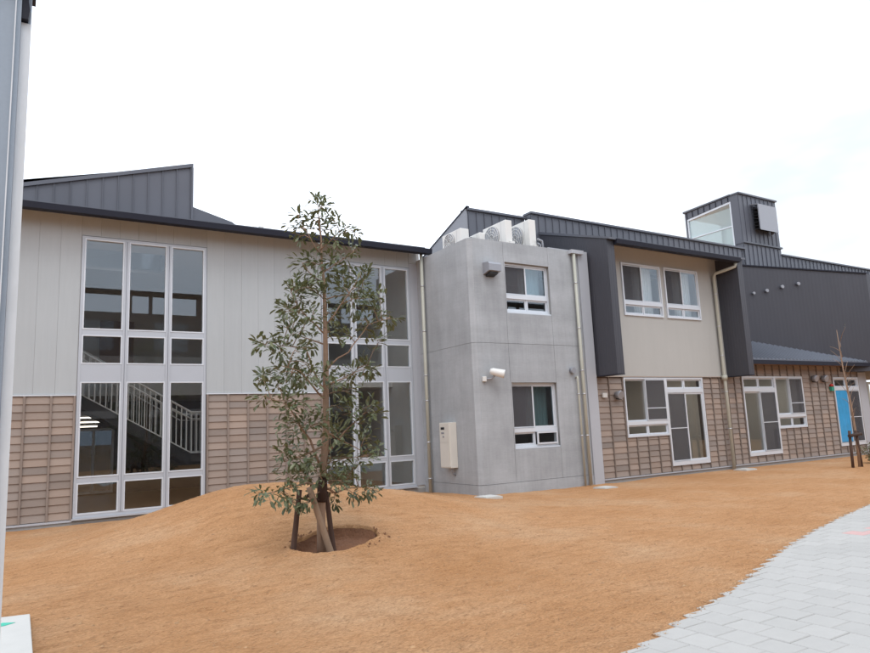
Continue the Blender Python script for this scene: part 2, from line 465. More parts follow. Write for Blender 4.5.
# ------------------------------------------------------------------ lapped siding with battens
_bm = MB().prism([(.0, .05), (.023, .0), (.023, 1), (.019, 1)], 'x', 0, 1)   # y: 0 = front lip at the bottom, .03 = wall
BOARD_ME = _bm.mesh('board'); BOARD_ME.materials.append(M['board'])
ROW = .1495
BOARDS = []   # (parent, x0, x1, z0, z1, ywall)
def siding(root, xs, z0, z1, Y, rows=ROW, holes=(), top_out=False):
    """boards between battens at xs; Y is the wall face behind the boards"""
    for i in range(len(xs) - 1):
        a, b = xs[i] + .02, xs[i + 1] - .02
        z = z0
        while z < z1 - .03:
            zt = min(z + rows, z1)
            segs = [(z, zt)]
            for h in holes:
                if h[0] < (a + b) / 2 < h[1]:
                    ns = []
                    for s0, s1 in segs:
                        if h[3] <= s0 or h[2] >= s1: ns.append((s0, s1)); continue
                        if s0 < h[2]: ns.append((s0, h[2]))
                        if s1 > h[3]: ns.append((h[3], s1))
                    segs = ns
            for s0, s1 in segs:
                if s1 - s0 > .03: BOARDS.append((root, a, b, s0, s1, Y))
            z += rows
def battens(root, xs, z0, z1, Y, holes=(), w=.038, m='batten'):
    for x in xs:
        segs = [(z0, z1)]
        for h in holes:
            if h[0] + .03 < x < h[1] - .03:
                ns = []
                for s0, s1 in segs:
                    if h[3] <= s0 or h[2] >= s1: ns.append((s0, s1)); continue
                    if s0 < h[2]: ns.append((s0, h[2]))
                    if s1 > h[3]: ns.append((h[3], s1))
                segs = ns
        for s0, s1 in segs:
            if s1 - s0 > .04:
                part(root, 'batten', MB().box(x - w / 2, x + w / 2, Y - .046, Y - .001, s0, s1), m)
def flush_boards(limit=290):
    by = {}
    for b in BOARDS: by.setdefault(b[0].name, []).append(b)
    for k, L_ in by.items():
        L_.sort(key=lambda b: ((b[1]) ** 2 + b[5] ** 2))
        for r, a, b, s0, s1, Y in L_[:limit]:
            inst(r, 'board', BOARD_ME, (a, Y - .023, s0), (b - a, 1, (s1 - s0)))
        if len(L_) > limit:
            mb = MB()
            for r, a, b, s0, s1, Y in L_[limit:]:
                mb.prism([(Y - .023, s0 + .008), (Y - .0005, s0), (Y - .0005, s1), (Y - .004, s1)], 'x', a, b)
            part(L_[0][0], 'far_boards', mb, 'board_far', kind='stuff')

def downpipe(root, pts, r, bands):
    p = part(root, 'downpipe', MB().tube(pts, r, 12), 'pipe')
    for (x, y, z) in bands:
        mb = MB().tube([(x, y, z - .015), (x, y, z + .015)], r + .006, 12)
        mb.box(x - .008, x + .008, y, y + .12, z - .008, z + .008)
        part(p, 'pipe_bracket', mb, 'steelband')
    return p

def round_vent(root, x, y, z, r, depth=.09, m='ventgrey', name='vent_cap', n=(0, -1, 0)):
    n = Vector(n).normalized(); p = Vector((x, y, z))
    mb = MB(); mb.tube([p, p + n * depth * .55, p + n * depth * .8, p + n * depth], [r * .86, r * .86, r, r * .9], 18)
    return part(root, name, mb, m)
def hood_vent(root, x, y, z, r, m='ventgrey'):
    """deep round hood: disc face with a dark scoop below"""
    mb = MB().tube([(x, y, z), (x, y - .14, z), (x, y - .17, z - .01)], [r * .8, r, r * .92], 18)
    o = part(root, 'vent_hood', mb, m)
    part(o, 'vent_opening', MB().prism([(y - .02, z - r * .6), (y - .12, z - r * 1.02), (y - .12, z - r * 1.12), (y - .02, z - r * .95)], 'x', x - r * .5, x + r * .5), 'black')
    return o

# ================================================================== GROUND
def sstep(a, b, x):
    t = min(max((x - a) / (b - a), 0), 1); return t * t * (3 - 2 * t)
PIT = (3.50, 8.15, .56, .36)
def pit_d(x, y):
    dx, dy = (x - PIT[0]), (y - PIT[1])
    c, s = math.cos(.25), math.sin(.25)
    u, v = (dx * c + dy * s) / PIT[2], (-dx * s + dy * c) / PIT[3]
    w = 1 + .24 * noise.noise((x * 2.6, y * 2.6, 4.2)) + .09 * noise.noise((x * 9, y * 9, 1.2))
    return math.hypot(u, v) / w
EDGE = ((2.0, 3.09), (4.02, 3.62), (4.56, 3.79), (5.11, 3.94), (5.72, 4.13), (6.29, 4.33), (6.9, 4.56), (7.6, 4.82), (8.4, 5.08), (9.4, 5.37), (10.8, 5.73), (12.35, 6.1), (17.0, 7.1))
def edge_y(x):            # far edge of the paving
    for (a, u), (b, v) in zip(EDGE, EDGE[1:]):
        if x < b or b == 17.0: return u + (v - u) * (x - a) / (b - a)
def mound(x, y):
    sx = 1.66 if x < 3.6 else 2.45
    sy = 2.15 if y < 11.4 else 1.55
    m = .785 * math.exp(-.5 * ((x - 3.6) / sx) ** 2 - .5 * ((y - 11.4) / sy) ** 2)
    m += .03 * sstep(11.0, 14.6, y) * (1 - sstep(5.5, 8.6, x)) * sstep(17, 15.4, y)
    return m
def ground_z(x, y, pit=True):
    if not (-4 < x < 32 and 0 < y < 20): return -.005
    fade = sstep(-4, -2, x) * sstep(0, 1.0, y) * (1 - sstep(28, 32, x)) * (1 - sstep(18, 20, y))
    z = mound(x, y)
    e = y - edge_y(x) if x > 2.8 else 1.0
    near = sstep(0, .35, e) if e > 0 else 0
    z += (.03 * noise.noise((x * .7, y * .7, 0)) + .014 * noise.noise((x * 2.3, y * 2.3, 3)) + .007 * noise.noise((x * 7, y * 9, 5))) * (.35 + .65 * near)
    if e < -.2: z = -.055
    elif e < 0: z = .006
    elif e < .12: z = min(z, .03) * (e / .12) + .02 * (1 - e / .12)
    if pit:
        d = pit_d(x, y)
        if d < 1.05:
            depth = .15 * (1 - sstep(.985, 1.04, d)) + (.03 * (1 - sstep(.0, .9, d)))
            z -= depth
        elif d < 1.25: z += .022 * (1 - sstep(1.08, 1.25, d))
    return z * fade - .005 * (1 - fade)

def axis(lo, a, b, step, hi):
    pts = []; s = step; v = a
    while v > lo: v -= s; s *= 1.5; pts.append(v)
    pts = pts[::-1]; n = int((b - a) / step)
    pts += [a + k * step for k in range(n + 1)]
    v = b; s = step
    while v < hi: s *= 1.5; v += s; pts.append(v)
    return pts
gx = axis(-500, -1.2, 13.5, .075, 500)
gx2 = sorted(set(gx) | {PIT[0] - .72 + .015 * k for k in range(97)})
gy = axis(-500, 1.6, 15.4, .075, 500)
gy2 = sorted(set(gy) | {PIT[1] - .5 + .015 * k for k in range(67)})
g = MB()
nx, ny = len(gx2), len(gy2)
for y in gy2:
    for x in gx2: g.v.append((x, y, ground_z(x, y)))
for j in range(ny - 1):
    for i in range(nx - 1):
        k = j * nx + i; g.f.append((k, k + 1, k + nx + 1, k + nx))
g.sm = [True] * len(g.f)
ground = struct('ground', g, 'ground')

# soil lying in the planting hole
s = MB(); n_ = 72
ring = []
for q in range(13):
    for k in range(n_):
        t = 2 * math.pi * k / n_; rr = .96 * (q + .02) / 12
        c, sn = math.cos(.25), math.sin(.25)
        for _ in range(6):
            u, v = rr * math.cos(t) * PIT[2], rr * math.sin(t) * PIT[3]
            x, y = PIT[0] + u * c - v * sn, PIT[1] + u * sn + v * c
            dd = pit_d(x, y)
            if dd > .01: rr *= (.985 * (q + .02) / 12) / dd
        s.v.append((x, y, (ground_z(x, y) + (.03 if q < 11 else .055) if q < 12 else ground_z(x, y, False) - .006) + .014 * noise.noise((x * 14, y * 14, 0))))
for q in range(12):
    for k in range(n_):
        s.f.append((q * n_ + k, q * n_ + (k + 1) % n_, (q + 1) * n_ + (k + 1) % n_, (q + 1) * n_ + k)); s.sm.append(True)
rc_ = random.Random(8)
for k in range(150):
    t = rc_.uniform(0, 6.283); rr = rc_.choice((rc_.uniform(.1, .9), rc_.uniform(.95, 1.25)))
    x, y = PIT[0] + rr * PIT[2] * math.cos(t), PIT[1] + rr * PIT[3] * math.sin(t)
    z = ground_z(x, y) + .008; r = rc_.uniform(.006, .022)
    e = [(x + r * rc_.uniform(.7, 1.4) * math.cos(q * 1.05), y + r * rc_.uniform(.7, 1.4) * math.sin(q * 1.05), z) for q in range(6)]
    for q in range(6): s.quad(e[q], e[(q + 1) % 6], (x + r * .2, y, z + r * rc_.uniform(.6, 1.1)))
soil = struct('soil', s, 'soil', 'stuff')
soil['label'] = 'moist red-brown soil in the planting hole under the tree'

# loose straw fibres on the ground
rs = random.Random(3)
st = MB()
for k in range(26000):
    d = 2.6 + 12 * rs.random() ** 1.5
    a = R(-2 + 68 * rs.random())
    x, y = d * math.sin(a) * 1.02, d * math.cos(a)
    if y > 15 or (x > 2.8 and y < edge_y(x) + .03 and rs.random() < (edge_y(x) - y) * 9 + .35) or (x > 2.8 and y < edge_y(x) - .12) or pit_d(x, y) < 1.1 or (x > 8.8 and y > 12.4): continue
    onp = x > 2.8 and y < edge_y(x)
    z = .023 if onp else ground_z(x, y) + .004
    ln = rs.uniform(.015, .055); w = rs.uniform(.0007, .0016); t = rs.gauss(0, .75)
    dx, dy = math.cos(t) * ln, math.sin(t) * ln
    x2, y2 = x + dx, y + dy
    z2 = max(z, ground_z(x2, y2) + .004) + rs.uniform(0, .008)
    px, py = -math.sin(t) * w, math.cos(t) * w
    st.quad((x - px, y - py, z), (x2 - px, y2 - py, z2), (x2, y2, z2 + w * 1.6), (x, y, z + w * 1.6))
    st.quad((x, y, z + w * 1.6), (x2, y2, z2 + w * 1.6), (x2 + px, y2 + py, z2), (x + px, y + py, z))
for k in range(700):      # crumbs spilled along the paving edge
    x = rs.uniform(3.2, 12.5); y = edge_y(x) + rs.gauss(.01, .026); r = rs.uniform(.003, .009)
    z = .0195 if y < edge_y(x) else max(ground_z(x, y), .018)
    e = [(x + r * rs.uniform(.8, 1.6) * math.cos(q * 1.05), y + r * math.sin(q * 1.05), z) for q in range(6)]
    for q in range(6): st.quad(e[q], e[(q + 1) % 6], (x, y, z + r * .7))
for k in range(260):      # clods and chips
    d = 2.6 + 10 * rs.random() ** 1.3
    a = R(-2 + 62 * rs.random())
    x, y = d * math.sin(a), d * math.cos(a)
    if y > 14.8 or (x > 2.8 and y < edge_y(x) + .05) or pit_d(x, y) < 1.1 or (x > 8.7 and y > 12.3): continue
    z = ground_z(x, y); r = rs.uniform(.006, .02)
    e = [(x + r * rs.uniform(.8, 2) * math.cos(q * 1.05), y + r * math.sin(q * 1.05), z) for q in range(6)]
    top = (x, y, z + r * .7)
    for q in range(6): st.quad(e[q], e[(q + 1) % 6], top)
straw = struct('straw', st, 'straw', 'stuff')
straw['label'] = 'dry straw fibres and crumbs scattered on the orange ground'

# ================================================================== PAVING
bed = MB()
xs_ = [2.6 + .3 * k for k in range(48)]
for a, b in zip(xs_, xs_[1:]):
    bed.quad((a, -3, -.03), (b, -3, -.03), (b, edge_y(b) - .06, -.03), (a, edge_y(a) - .06, -.03))
paving = struct('paving', bed, 'bedding')
PW = .268
gap = .0055
pv = MB()
ch = .006
w2 = PW / 2 - gap / 2
for z_, i_ in ((-.06, 0), (.018 - ch, 0), (.018, ch)):
    pv.v += [(-w2 + i_, -w2 + i_, z_), (w2 - i_, -w2 + i_, z_), (w2 - i_, w2 - i_, z_), (-w2 + i_, w2 - i_, z_)]
for k in range(2):
    for q in range(4): pv.f.append((k * 4 + q, k * 4 + (q + 1) % 4, k * 4 + 4 + (q + 1) % 4, k * 4 + 4 + q))
pv.f.append((8, 9, 10, 11)); pv.sm = [False] * len(pv.f)
PAVER = pv.mesh('paver'); PAVER.materials.append(M['paver'])
PAVER_P = PAVER.copy(); PAVER_P.materials.clear(); PAVER_P.materials.append(M['paver_pink'])
cells = []
ncol = 0
x = 2.75 + PW / 2
rp = random.Random(12)
while x < 16.5:
    off = (0 if ncol % 2 else PW / 2)
    ytop = edge_y(x)
    j = math.floor((ytop - off) / PW)
    k = 0
    y = off + j * PW - PW / 2
    rest = ytop - (off + j * PW)
    if rest > .03: cells.append((x, off + j * PW + rest / 2, 1, rest / PW))
    while y > -2.6:
        cells.append((x, y, 1, 1)); y -= PW
    x += PW; ncol += 1
def seen(c):
    x, y = c[0], c[1]
    v = Vector((x, y, -1.6)); dz = v.dot(_f)
    if dz < .3: return False
    return abs(v.dot(_r) / dz) < .70 and v.dot(_u) / dz > -.55
vis = sorted([c for c in cells if seen(c)], key=lambda c: c[0] ** 2 + c[1] ** 2)
hid = [c for c in cells if not seen(c)] + vis[292:]
for (x, y, sx, sy) in vis[:292]:
    pink = abs(y - 4.72) < .14 and 9.2 < x < 11.0
    o = inst(paving, 'paver', PAVER_P if pink else PAVER, (x + rp.uniform(-.0015, .0015), y, rp.uniform(-.002, .002)), (1, sy, 1), (rp.uniform(-.004, .004), rp.uniform(-.004, .004), rp.uniform(-.006, .006)))
pm = MB()
for (x, y, sx, sy) in hid:
    z = .016 + rp.uniform(-.002, .002); h = w2 * sy
    i = len(pm.v)
    pm.v += [(x - w2, y - h, z), (x + w2, y - h, z), (x + w2, y + h, z), (x - w2, y + h, z), (x - w2, y - h, -.03), (x + w2, y - h, -.03), (x + w2, y + h, -.03), (x - w2, y + h, -.03)]
    for f in ((0, 1, 2, 3), (4, 5, 1, 0), (5, 6, 2, 1), (6, 7, 3, 2), (7, 4, 0, 3)): pm.f.append(tuple(i + q for q in f)); pm.sm.append(False)
part(paving, 'far_pavers', pm, 'paver_far', kind='stuff')

# ================================================================== LEFT WING
YL = 15.2
lw = thing('school_building', (4.4, YL, 0), 'long cream-panelled wing with two tall white-framed glazed bays behind the mound', 'building')
WL = [(.97, 3.47), (6.22, 8.72)]
HOLES = [(a, b, .16, 5.86) for a, b in WL]
XL0, XL1 = -3.0, 8.98
part(lw, 'wall', MB().wall(XL0, XL1, .1, 6.42, YL + .03, YL + .2, HOLES), 'intwall')
part(lw, 'plinth', MB().box(XL0, XL1, YL - .005, YL + .2, -.3, .098), 'plinth')
part(lw, 'base_flashing', MB().box(XL0, .96, YL - .03, YL + .03, .1, .14), 'greytrim')
part(lw, 'base_flashing', MB().box(3.48, 6.21, YL - .03, YL + .03, .1, .14), 'greytrim')
# cream panels of the upper storey
PS = .376
zsplit = 2.55
def cream_panel(x0, x1, z0, z1):
    part(lw, 'cladding_panel', MB().box(x0 + .0013, x1 - .0013, YL + .0, YL + .029, z0, z1), 'panel')
x = .96 - 10 * PS
while x < .95:
    cream_panel(x, x + PS, zsplit + .03, 6.4); x += PS
n = 7; w = (6.21 - 3.48) / n
for k in range(n): cream_panel(3.48 + k * w, 3.48 + (k + 1) * w, zsplit + .03, 6.4)
for a, b in WL:
    n = 7; w = (b - a + .02) / n
    for k in range(n): cream_panel(a - .01 + k * w, a - .01 + (k + 1) * w, 5.875, 6.4)
cream_panel(8.735, XL1, 6.0, 6.4)
part(lw, 'corner_panel', MB().box(8.735, XL1, YL, YL + .029, .17, 5.995), 'greytrim')
part(lw, 'drip_trim', MB().box(XL0, .958, YL - .022, YL + .028, zsplit, zsplit + .026), 'alu')
part(lw, 'drip_trim', MB().box(3.482, 6.208, YL - .022, YL + .028, zsplit, zsplit + .026), 'alu')
part(lw, 'siding_backing', MB().box(XL0, .958, YL + .012, YL + .029, .14, zsplit), 'backing')
part(lw, 'siding_backing', MB().box(3.482, 6.208, YL + .012, YL + .029, .14, zsplit), 'backing')
bA = [.98 - .4515 * k for k in range(8)][::-1]
bA = [XL0] + [v for v in bA if v > XL0 + .1]
bA[-1] = .935
bB = [3.51 + k * .4465 for k in range(7)]
bB[-1] = 6.185
for xs in (bA, bB):
    siding(lw, xs, .145, zsplit - .004, YL + .012)
    battens(lw, xs, .142, zsplit - .002, YL + .012)

# glazed bays
def glazed_bay(x0, x1):
    fr = MB(); Y = YL - .02
    frame_rect(fr, x0, x1, .16, 5.86, Y, Y + .14, .05, .06)
    fr.box(x0 - .02, x1 + .02, Y - .05, Y + .02, .125, .158)
    w = part(lw, 'window', fr, 'framegrey')
    ms = [x0 + .85, x0 + 1.70]
    xb = [x0 + .05] + ms + [x1 - .05]
    for m_ in ms:
        part(w, 'mullion', MB().box(m_ - .046, m_ - .006, Y - .012, Y + .13, .221, 5.809).box(m_ + .006, m_ + .046, Y - .012, Y + .13, .221, 5.809).box(m_ - .0055, m_ + .0055, Y + .012, Y + .12, .221, 5.809), 'framegrey')
    rows = [(.22, .83), (.93, 2.83), (3.19, 3.79), (3.90, 5.81)]
    for q in range(3):
        a = xb[q] + (.046 if q else 0); b = xb[q + 1] - (.046 if q < 2 else 0)
        for (z0, z1) in rows:
            s_ = MB(); frame_rect(s_, a + .001, b - .001, z0, z1, Y - .004, Y + .07, .026)
            part(w, 'sash', s_, 'alu')
            pane(w, a + .027, b - .027, z0 + .026, z1 - .026, Y + .04)
        for (z0, z1, nm) in ((.832, .928, 'transom'), (2.832, 3.188, 'spandrel'), (3.792, 3.898, 'transom')):
            part(w, nm, MB().box(a + .001, b - .001, Y + .004, Y + .12, z0, z1), 'framegrey')
    return w
for a, b in WL: glazed_bay(a, b)

# eaves
part(lw, 'soffit', MB().quad((XL0, YL - .46, 6.27), (XL1 + .1, YL - .46, 6.27), (XL1 + .1, YL + .03, 6.41), (XL0, YL + .03, 6.41)).quad((XL0, YL - .46, 6.29), (XL1 + .1, YL - .46, 6.29), (XL1 + .1, YL + .03, 6.43), (XL0, YL + .03, 6.43)), 'soffit')
gt = MB()
gt.prism([(YL - .60, 6.16), (YL - .475, 6.14), (YL - .465, 6.285), (YL - .48, 6.285), (YL - .49, 6.165), (YL - .585, 6.18), (YL - .595, 6.285), (YL - .61, 6.285)], 'x', XL0, 9.12)
part(lw, 'gutter', gt, 'gutter')
def roof_l(y): return 6.30 + (y - YL + .5) * .176
def roof_piece(x0, x1, y0, y1):
    return part(lw, 'roof', MB().prism([(y0, roof_l(y0)), (y1, roof_l(y1)), (y1, roof_l(y1) + .04), (y0, roof_l(y0) + .04)], 'x', x0, x1), 'seam')
rf = roof_piece(XL0, 8.97, YL - .5, 15.72)
for q_ in ((3.2, 8.97, 15.722, 19.5), (XL0, 3.198, 15.722, 17.4), (XL0, 8.97, 19.502, 21.5)): roof_piece(*q_)
mb = MB()
x = XL0 + .1
while x < 8.95:
    mb.prism([(YL - .3, roof_l(YL - .3) + .041), (YL - .3, roof_l(YL - .3) + .07), (15.71, roof_l(15.71) + .07), (15.71, roof_l(15.71) + .041)], 'x', x, x + .03); x += .45
part(rf, 'seam_ribs', mb, 'seam', kind='stuff')
# wedge-shaped roof monitor above the left bay
WY = 15.6
def wedge_top(x): return 6.93 + (x + .13) * (7.93 - 6.93) / 3.34
mon = part(lw, 'roof_monitor', MB().prism([(XL0, 6.3), (3.19, 6.3), (3.19, wedge_top(3.19)), (XL0, wedge_top(XL0))], 'y', WY + .02, WY + .12), 'seam')
part(mon, 'monitor_back', MB().prism([(XL0, 6.3), (3.19, 6.3), (3.19, wedge_top(3.19)), (XL0, wedge_top(XL0))], 'y', WY + 3.9, WY + 3.92), 'clear')  # glazed back added to let more daylight into the stair hall
part(mon, 'monitor_roof', MB().prism([(XL0, wedge_top(XL0) - .06), (3.19, wedge_top(3.19) - .06), (3.19, wedge_top(3.19)), (XL0, wedge_top(XL0))], 'y', WY + .121, WY + 3.899), 'white')
part(mon, 'monitor_glass', MB().box(3.17, 3.18, WY + .121, WY + 3.899, 6.6, wedge_top(3.18) - .065), 'clear')  # unseen end glazing added to bring daylight down to the stairs
x = 3.19
while x > XL0 + .3:
    p_ = MB().prism([(x - .302, 6.45), (x - .004, 6.45), (x - .004, wedge_top(x - .004) - .01), (x - .302, wedge_top(x - .302) - .01)], 'y', WY, WY + .019)
    p_.prism([(x - .014, 6.45), (x + .002, 6.45), (x + .002, wedge_top(x)), (x - .014, wedge_top(x - .014))], 'y', WY - .028, WY - .0005)
    part(mon, 'seamed_panel', p_, 'seam')
    x -= .306
part(mon, 'coping', MB().prism([(XL0, wedge_top(XL0) - .05), (3.235, wedge_top(3.235) - .05), (3.235, wedge_top(3.235) + .035), (XL0, wedge_top(XL0) + .035)], 'y', WY - .05, WY + .25).box(3.196, 3.24, WY - .05, WY + .12, 6.4, wedge_top(3.2) - .055), 'seam')
part(mon, 'side_roof', MB().prism([(3.245, 6.5), (4.4, 6.5), (4.15, 6.68), (3.245, 6.93)], 'y', WY, WY + .12), 'seam')
downpipe(lw, [(8.88, 14.78, 6.17), (8.88, 14.78, -.02)], .045, [(8.88, 14.78, z) for z in (5.3, 4.1, 2.95, 2.3, 1.25, .35)])

# interior of the left wing: floor, ceilings, back wall
boxes(lw, 'interior_floor', MB().box(XL0, XL1, YL + .2, 21.4, -.3, .16), 'intfloor')
part(lw, 'interior_back_wall', MB().wall(XL0, XL1, -.3, 2.9, 21.4, 21.5, [(1.3, 2.35, .2, 2.0)]), 'intdark')  # lower wall colour darkened for the shade behind the stairs
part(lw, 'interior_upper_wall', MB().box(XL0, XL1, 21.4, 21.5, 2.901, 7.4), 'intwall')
bd = MB(); frame_rect(bd, 1.3, 2.35, .2, 2.0, 21.38, 21.46, .06); bd.box(1.79, 1.86, 21.38, 21.46, .26, 1.94)
bdo = part(lw, 'back_door', bd, 'alu'); pane(bdo, 1.36, 1.79, .26, 1.94, 21.42, 'smoke'); pane(bdo, 1.86, 2.29, .26, 1.94, 21.42, 'smoke')
boxes(lw, 'interior_side_wall', MB().box(XL0 - .1, XL0, YL + .03, 21.5, -.3, 6.4), 'intwall')
boxes(lw, 'interior_partition', MB().box(4.75, 4.85, YL + .2, 21.4, .16, 6.6), 'intwall')
part(lw, 'interior_end_wall', MB().box(8.985, 9.08, YL + .03, 21.4, -.3, 6.3), 'white')
boxes(lw, 'upper_floor', MB().box(XL0, 4.75, 18.6, 21.4, 2.75, 3.1).box(4.85, XL1, YL + 1.6, 21.4, 2.8, 3.1), 'intwall')
boxes(lw, 'ceiling', MB().box(XL0, 8.98, YL + .2, 15.75, 6.18, 6.24).box(XL0, 3.199, 15.751, 17.4, 6.18, 6.24).box(XL0, 8.98, 19.5, 21.4, 6.18, 6.24).box(3.2, 8.98, 15.751, 19.499, 6.18, 6.24), 'intwall')
part(lw, 'interior_door', MB().box(5.4, 6.3, 21.36, 21.398, .16, 2.2), 'intwood')
part(lw, 'interior_door', MB().box(1.9, 2.8, 21.36, 21.398, 3.1, 5.1), 'intwood')
part(lw, 'interior_door', MB().box(-.2, .7, 21.36, 21.398, .16, 2.2), 'intwood')

flush_done = False

# staircase in the hall
stc = thing('staircase', (2.4, 17.4, .16), 'steel staircase with white balusters seen through the left glazed bay', 'staircase')
SY = 17.0
def sline(x): return 2.72 - (x - 1.09) * (2.72 - 1.27) / (3.53 - 1.09)
x0s, x1s = -.9, 3.55
for Yq in (SY, SY + 1.25):
    part(stc, 'stringer', MB().prism([(x0s, sline(x0s) - .28), (x1s, sline(x1s) - .28), (x1s, sline(x1s)), (x0s, sline(x0s))], 'y', Yq, Yq + .04), 'black')
    part(stc, 'stringer_edge', MB().prism([(x0s, sline(x0s) + .001), (x1s, sline(x1s) + .001), (x1s, sline(x1s) + .03), (x0s, sline(x0s) + .03)], 'y', Yq - .01, Yq + .05).box(x1s + .001, 4.7, Yq - .01, Yq + .05, sline(x1s), sline(x1s) + .03), 'railwhite')
    hr = MB().tube([(x0s, Yq + .02, sline(x0s) + .98), (x1s, Yq + .02, sline(x1s) + .98), (4.7, Yq + .02, sline(x1s) + .98)], .024, 8)
    hr.tube([(x0s, Yq + .02, sline(x0s) + .82), (x1s, Yq + .02, sline(x1s) + .82), (4.7, Yq + .02, sline(x1s) + .82)], .016, 6)
    part(stc, 'handrail', hr, 'railwhite')
    x = x0s + .1
    while x < 4.65:
        zb = sline(min(x, x1s)) + .03
        part(stc, 'baluster', MB().box(x - .011, x + .011, Yq + .01, Yq + .032, zb, zb + .95), 'railwhite'); x += .118
for k in range(18):
    x = x0s + .12 + k * .25
    if x > x1s: break
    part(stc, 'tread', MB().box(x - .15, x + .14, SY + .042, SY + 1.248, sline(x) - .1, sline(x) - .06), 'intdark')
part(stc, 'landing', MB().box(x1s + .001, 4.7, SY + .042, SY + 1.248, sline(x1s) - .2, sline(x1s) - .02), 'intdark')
# upper flight
up = MB().tube([(-.6, 18.5, 5.0), (2.3, 18.5, 3.25)], .024, 8)
for k in range(15):
    t = k / 14; up.box(-.6 + 2.9 * t - .009, -.6 + 2.9 * t + .009, 18.49, 18.51, 5.0 - 1.75 * t - .9, 5.0 - 1.75 * t)
part(stc, 'upper_balustrade', up, 'railwhite')

for k, (x, y, z) in enumerate(((1.62, 19.0, 2.22), (1.62, 19.5, 2.12), (1.45, 20.0, 2.02))):
    t = thing('ceiling_light', (x, y, z), ['lit fluorescent ceiling light behind the stairs, the upper one', 'lit fluorescent ceiling light behind the stairs, the middle one', 'lit fluorescent ceiling light behind the stairs, the lowest one'][k], 'light', 'lit ceiling lights in the stair hall')
    part(t, 'housing', MB().box(x - .34, x + .34, y - .06, y + .06, z + .03, z + .07).box(x - .3, x - .29, y, y + .01, z + .07, 2.75).box(x + .29, x + .3, y, y + .01, z + .07, 2.75), 'white')
    part(t, 'tube', MB().box(x - .33, x + .33, y - .045, y + .045, z, z + .03), 'tube_hall')

# ================================================================== CONCRETE BLOCK
YB, XB0, XB1, ZB = 12.72, 8.98, 12.72, 6.09
cb = thing('concrete_block', ((XB0 + XB1) / 2, YB, 0), 'grey fair-faced concrete block projecting between the two cladded wings', 'building')
BW = [(10.03, 11.47, 4.30, 5.58), (10.03, 11.47, 1.01, 2.60)]
part(cb, 'wall', MB().wall(XB0 + .12, XB1, -.2, ZB - .02, YB + .015, YB + .22, BW), 'plinth')
jx = [XB0 + .1, 10.0, 11.45, XB1 - .245]
jz = [.262, 3.545, ZB]
hg = .0035
def cpanel(mb): part(cb, 'concrete_panel', mb, 'concrete')
for i in range(3):
    for k in range(2):
        a, b, c, d = jx[i] + hg, jx[i + 1] - hg, jz[k] + hg, jz[k + 1] - hg
        hs = [h for h in BW if h[0] < (a + b) / 2 < h[1] and c < h[2] < d]
        if hs:
            h = hs[0]
            cpanel(MB().box(a, b, YB, YB + .0149, c, h[2])); cpanel(MB().box(a, b, YB, YB + .0149, h[3], d))
            if a < h[0]: cpanel(MB().box(a, h[0], YB, YB + .0149, h[2] + .001, h[3] - .001))
        else: cpanel(MB().box(a, b, YB, YB + .0149, c, d))
# side face and chamfered corner
for k in range(2):
    c, d = jz[k] + hg, jz[k + 1] - hg
    cpanel(MB().prism([(XB0, YB + .1), (XB0 + .1, YB), (XB0 + .1 + hg - .001, YB), (XB0 + .1 + hg - .001, YB + .014), (XB0 + .119, YB + .2), (XB0, YB + .2)], 'z', c, d))
    cpanel(MB().box(XB0, XB0 + .12, YB + .201, YL + .04, c, d))
part(cb, 'side_wall', MB().box(XB0 + .012, XB0 + .119, YB + .23, YL + .03, -.2, ZB - .03), 'plinth')
part(cb, 'plinth', MB().prism([(XB0 - .004, YB + .1), (XB0 + .1, YB - .006), (XB1, YB - .006), (XB1, YB + .0145), (XB0 + .125, YB + .0145), (XB0 + .125, YL + .03), (XB0 - .004, YL + .03)], 'z', -.25, .256), 'concrete')
part(cb, 'roof_slab', MB().box(XB0 + .121, XB1, YB + .222, 15.5, 5.75, 5.92), 'plinth')
part(cb, 'parapet', MB().box(XB0 + .121, XB1 + .1, 15.0, 15.19, 5.92, 6.1), 'plinth')
part(cb, 'coping', MB().box(11.5, XB1 - .31, YB + .02, YB + .2, ZB - .015, ZB + .02), 'greytrim')
part(cb, 'interior_back_wall', MB().box(XB0 + .125, XB1, 15.4, 15.5, -.2, 5.7), 'intwall')
boxes(cb, 'interior_floor', MB().box(XB0 + .125, XB1, YB + .222, 15.4, 3.2, 3.4).box(XB0 + .125, XB1, YB + .222, 15.4, -.1, .1), 'intfloor')
boxes(cb, 'interior_side_wall', MB().box(XB1 - .1, XB1, YB + .222, 15.4, .1, 3.2).box(XB1 - .1, XB1, YB + .222, 15.4, 3.4, 5.7), 'intwall')
for i, (a, b, c, d) in enumerate(BW):
    zt = 4.735 if i == 0 else 1.455
    w = sliding_window(cb, a + .006, b - .006, c + .04, zt, d - .006, YB + .09, screens=('L',), glass=('glass', 'frost'), open_low=(i == 1))
    cu = MB(); n = 26
    for k in range(n):
        xa, xb_ = (a + b) / 2 + (b - a) / 2 * k / n, (a + b) / 2 + (b - a) / 2 * (k + 1) / n
        ya, yb = YB + .42 + .03 * math.sin(k * 1.3), YB + .42 + .03 * math.sin((k + 1) * 1.3)
        cu.quad((xa, ya, zt), (xb_, yb, zt), (xb_, yb, d), (xa, ya, d), smooth=True)
    part(cb, 'curtain', cu, 'curtain' if i == 0 else 'curtain_g')
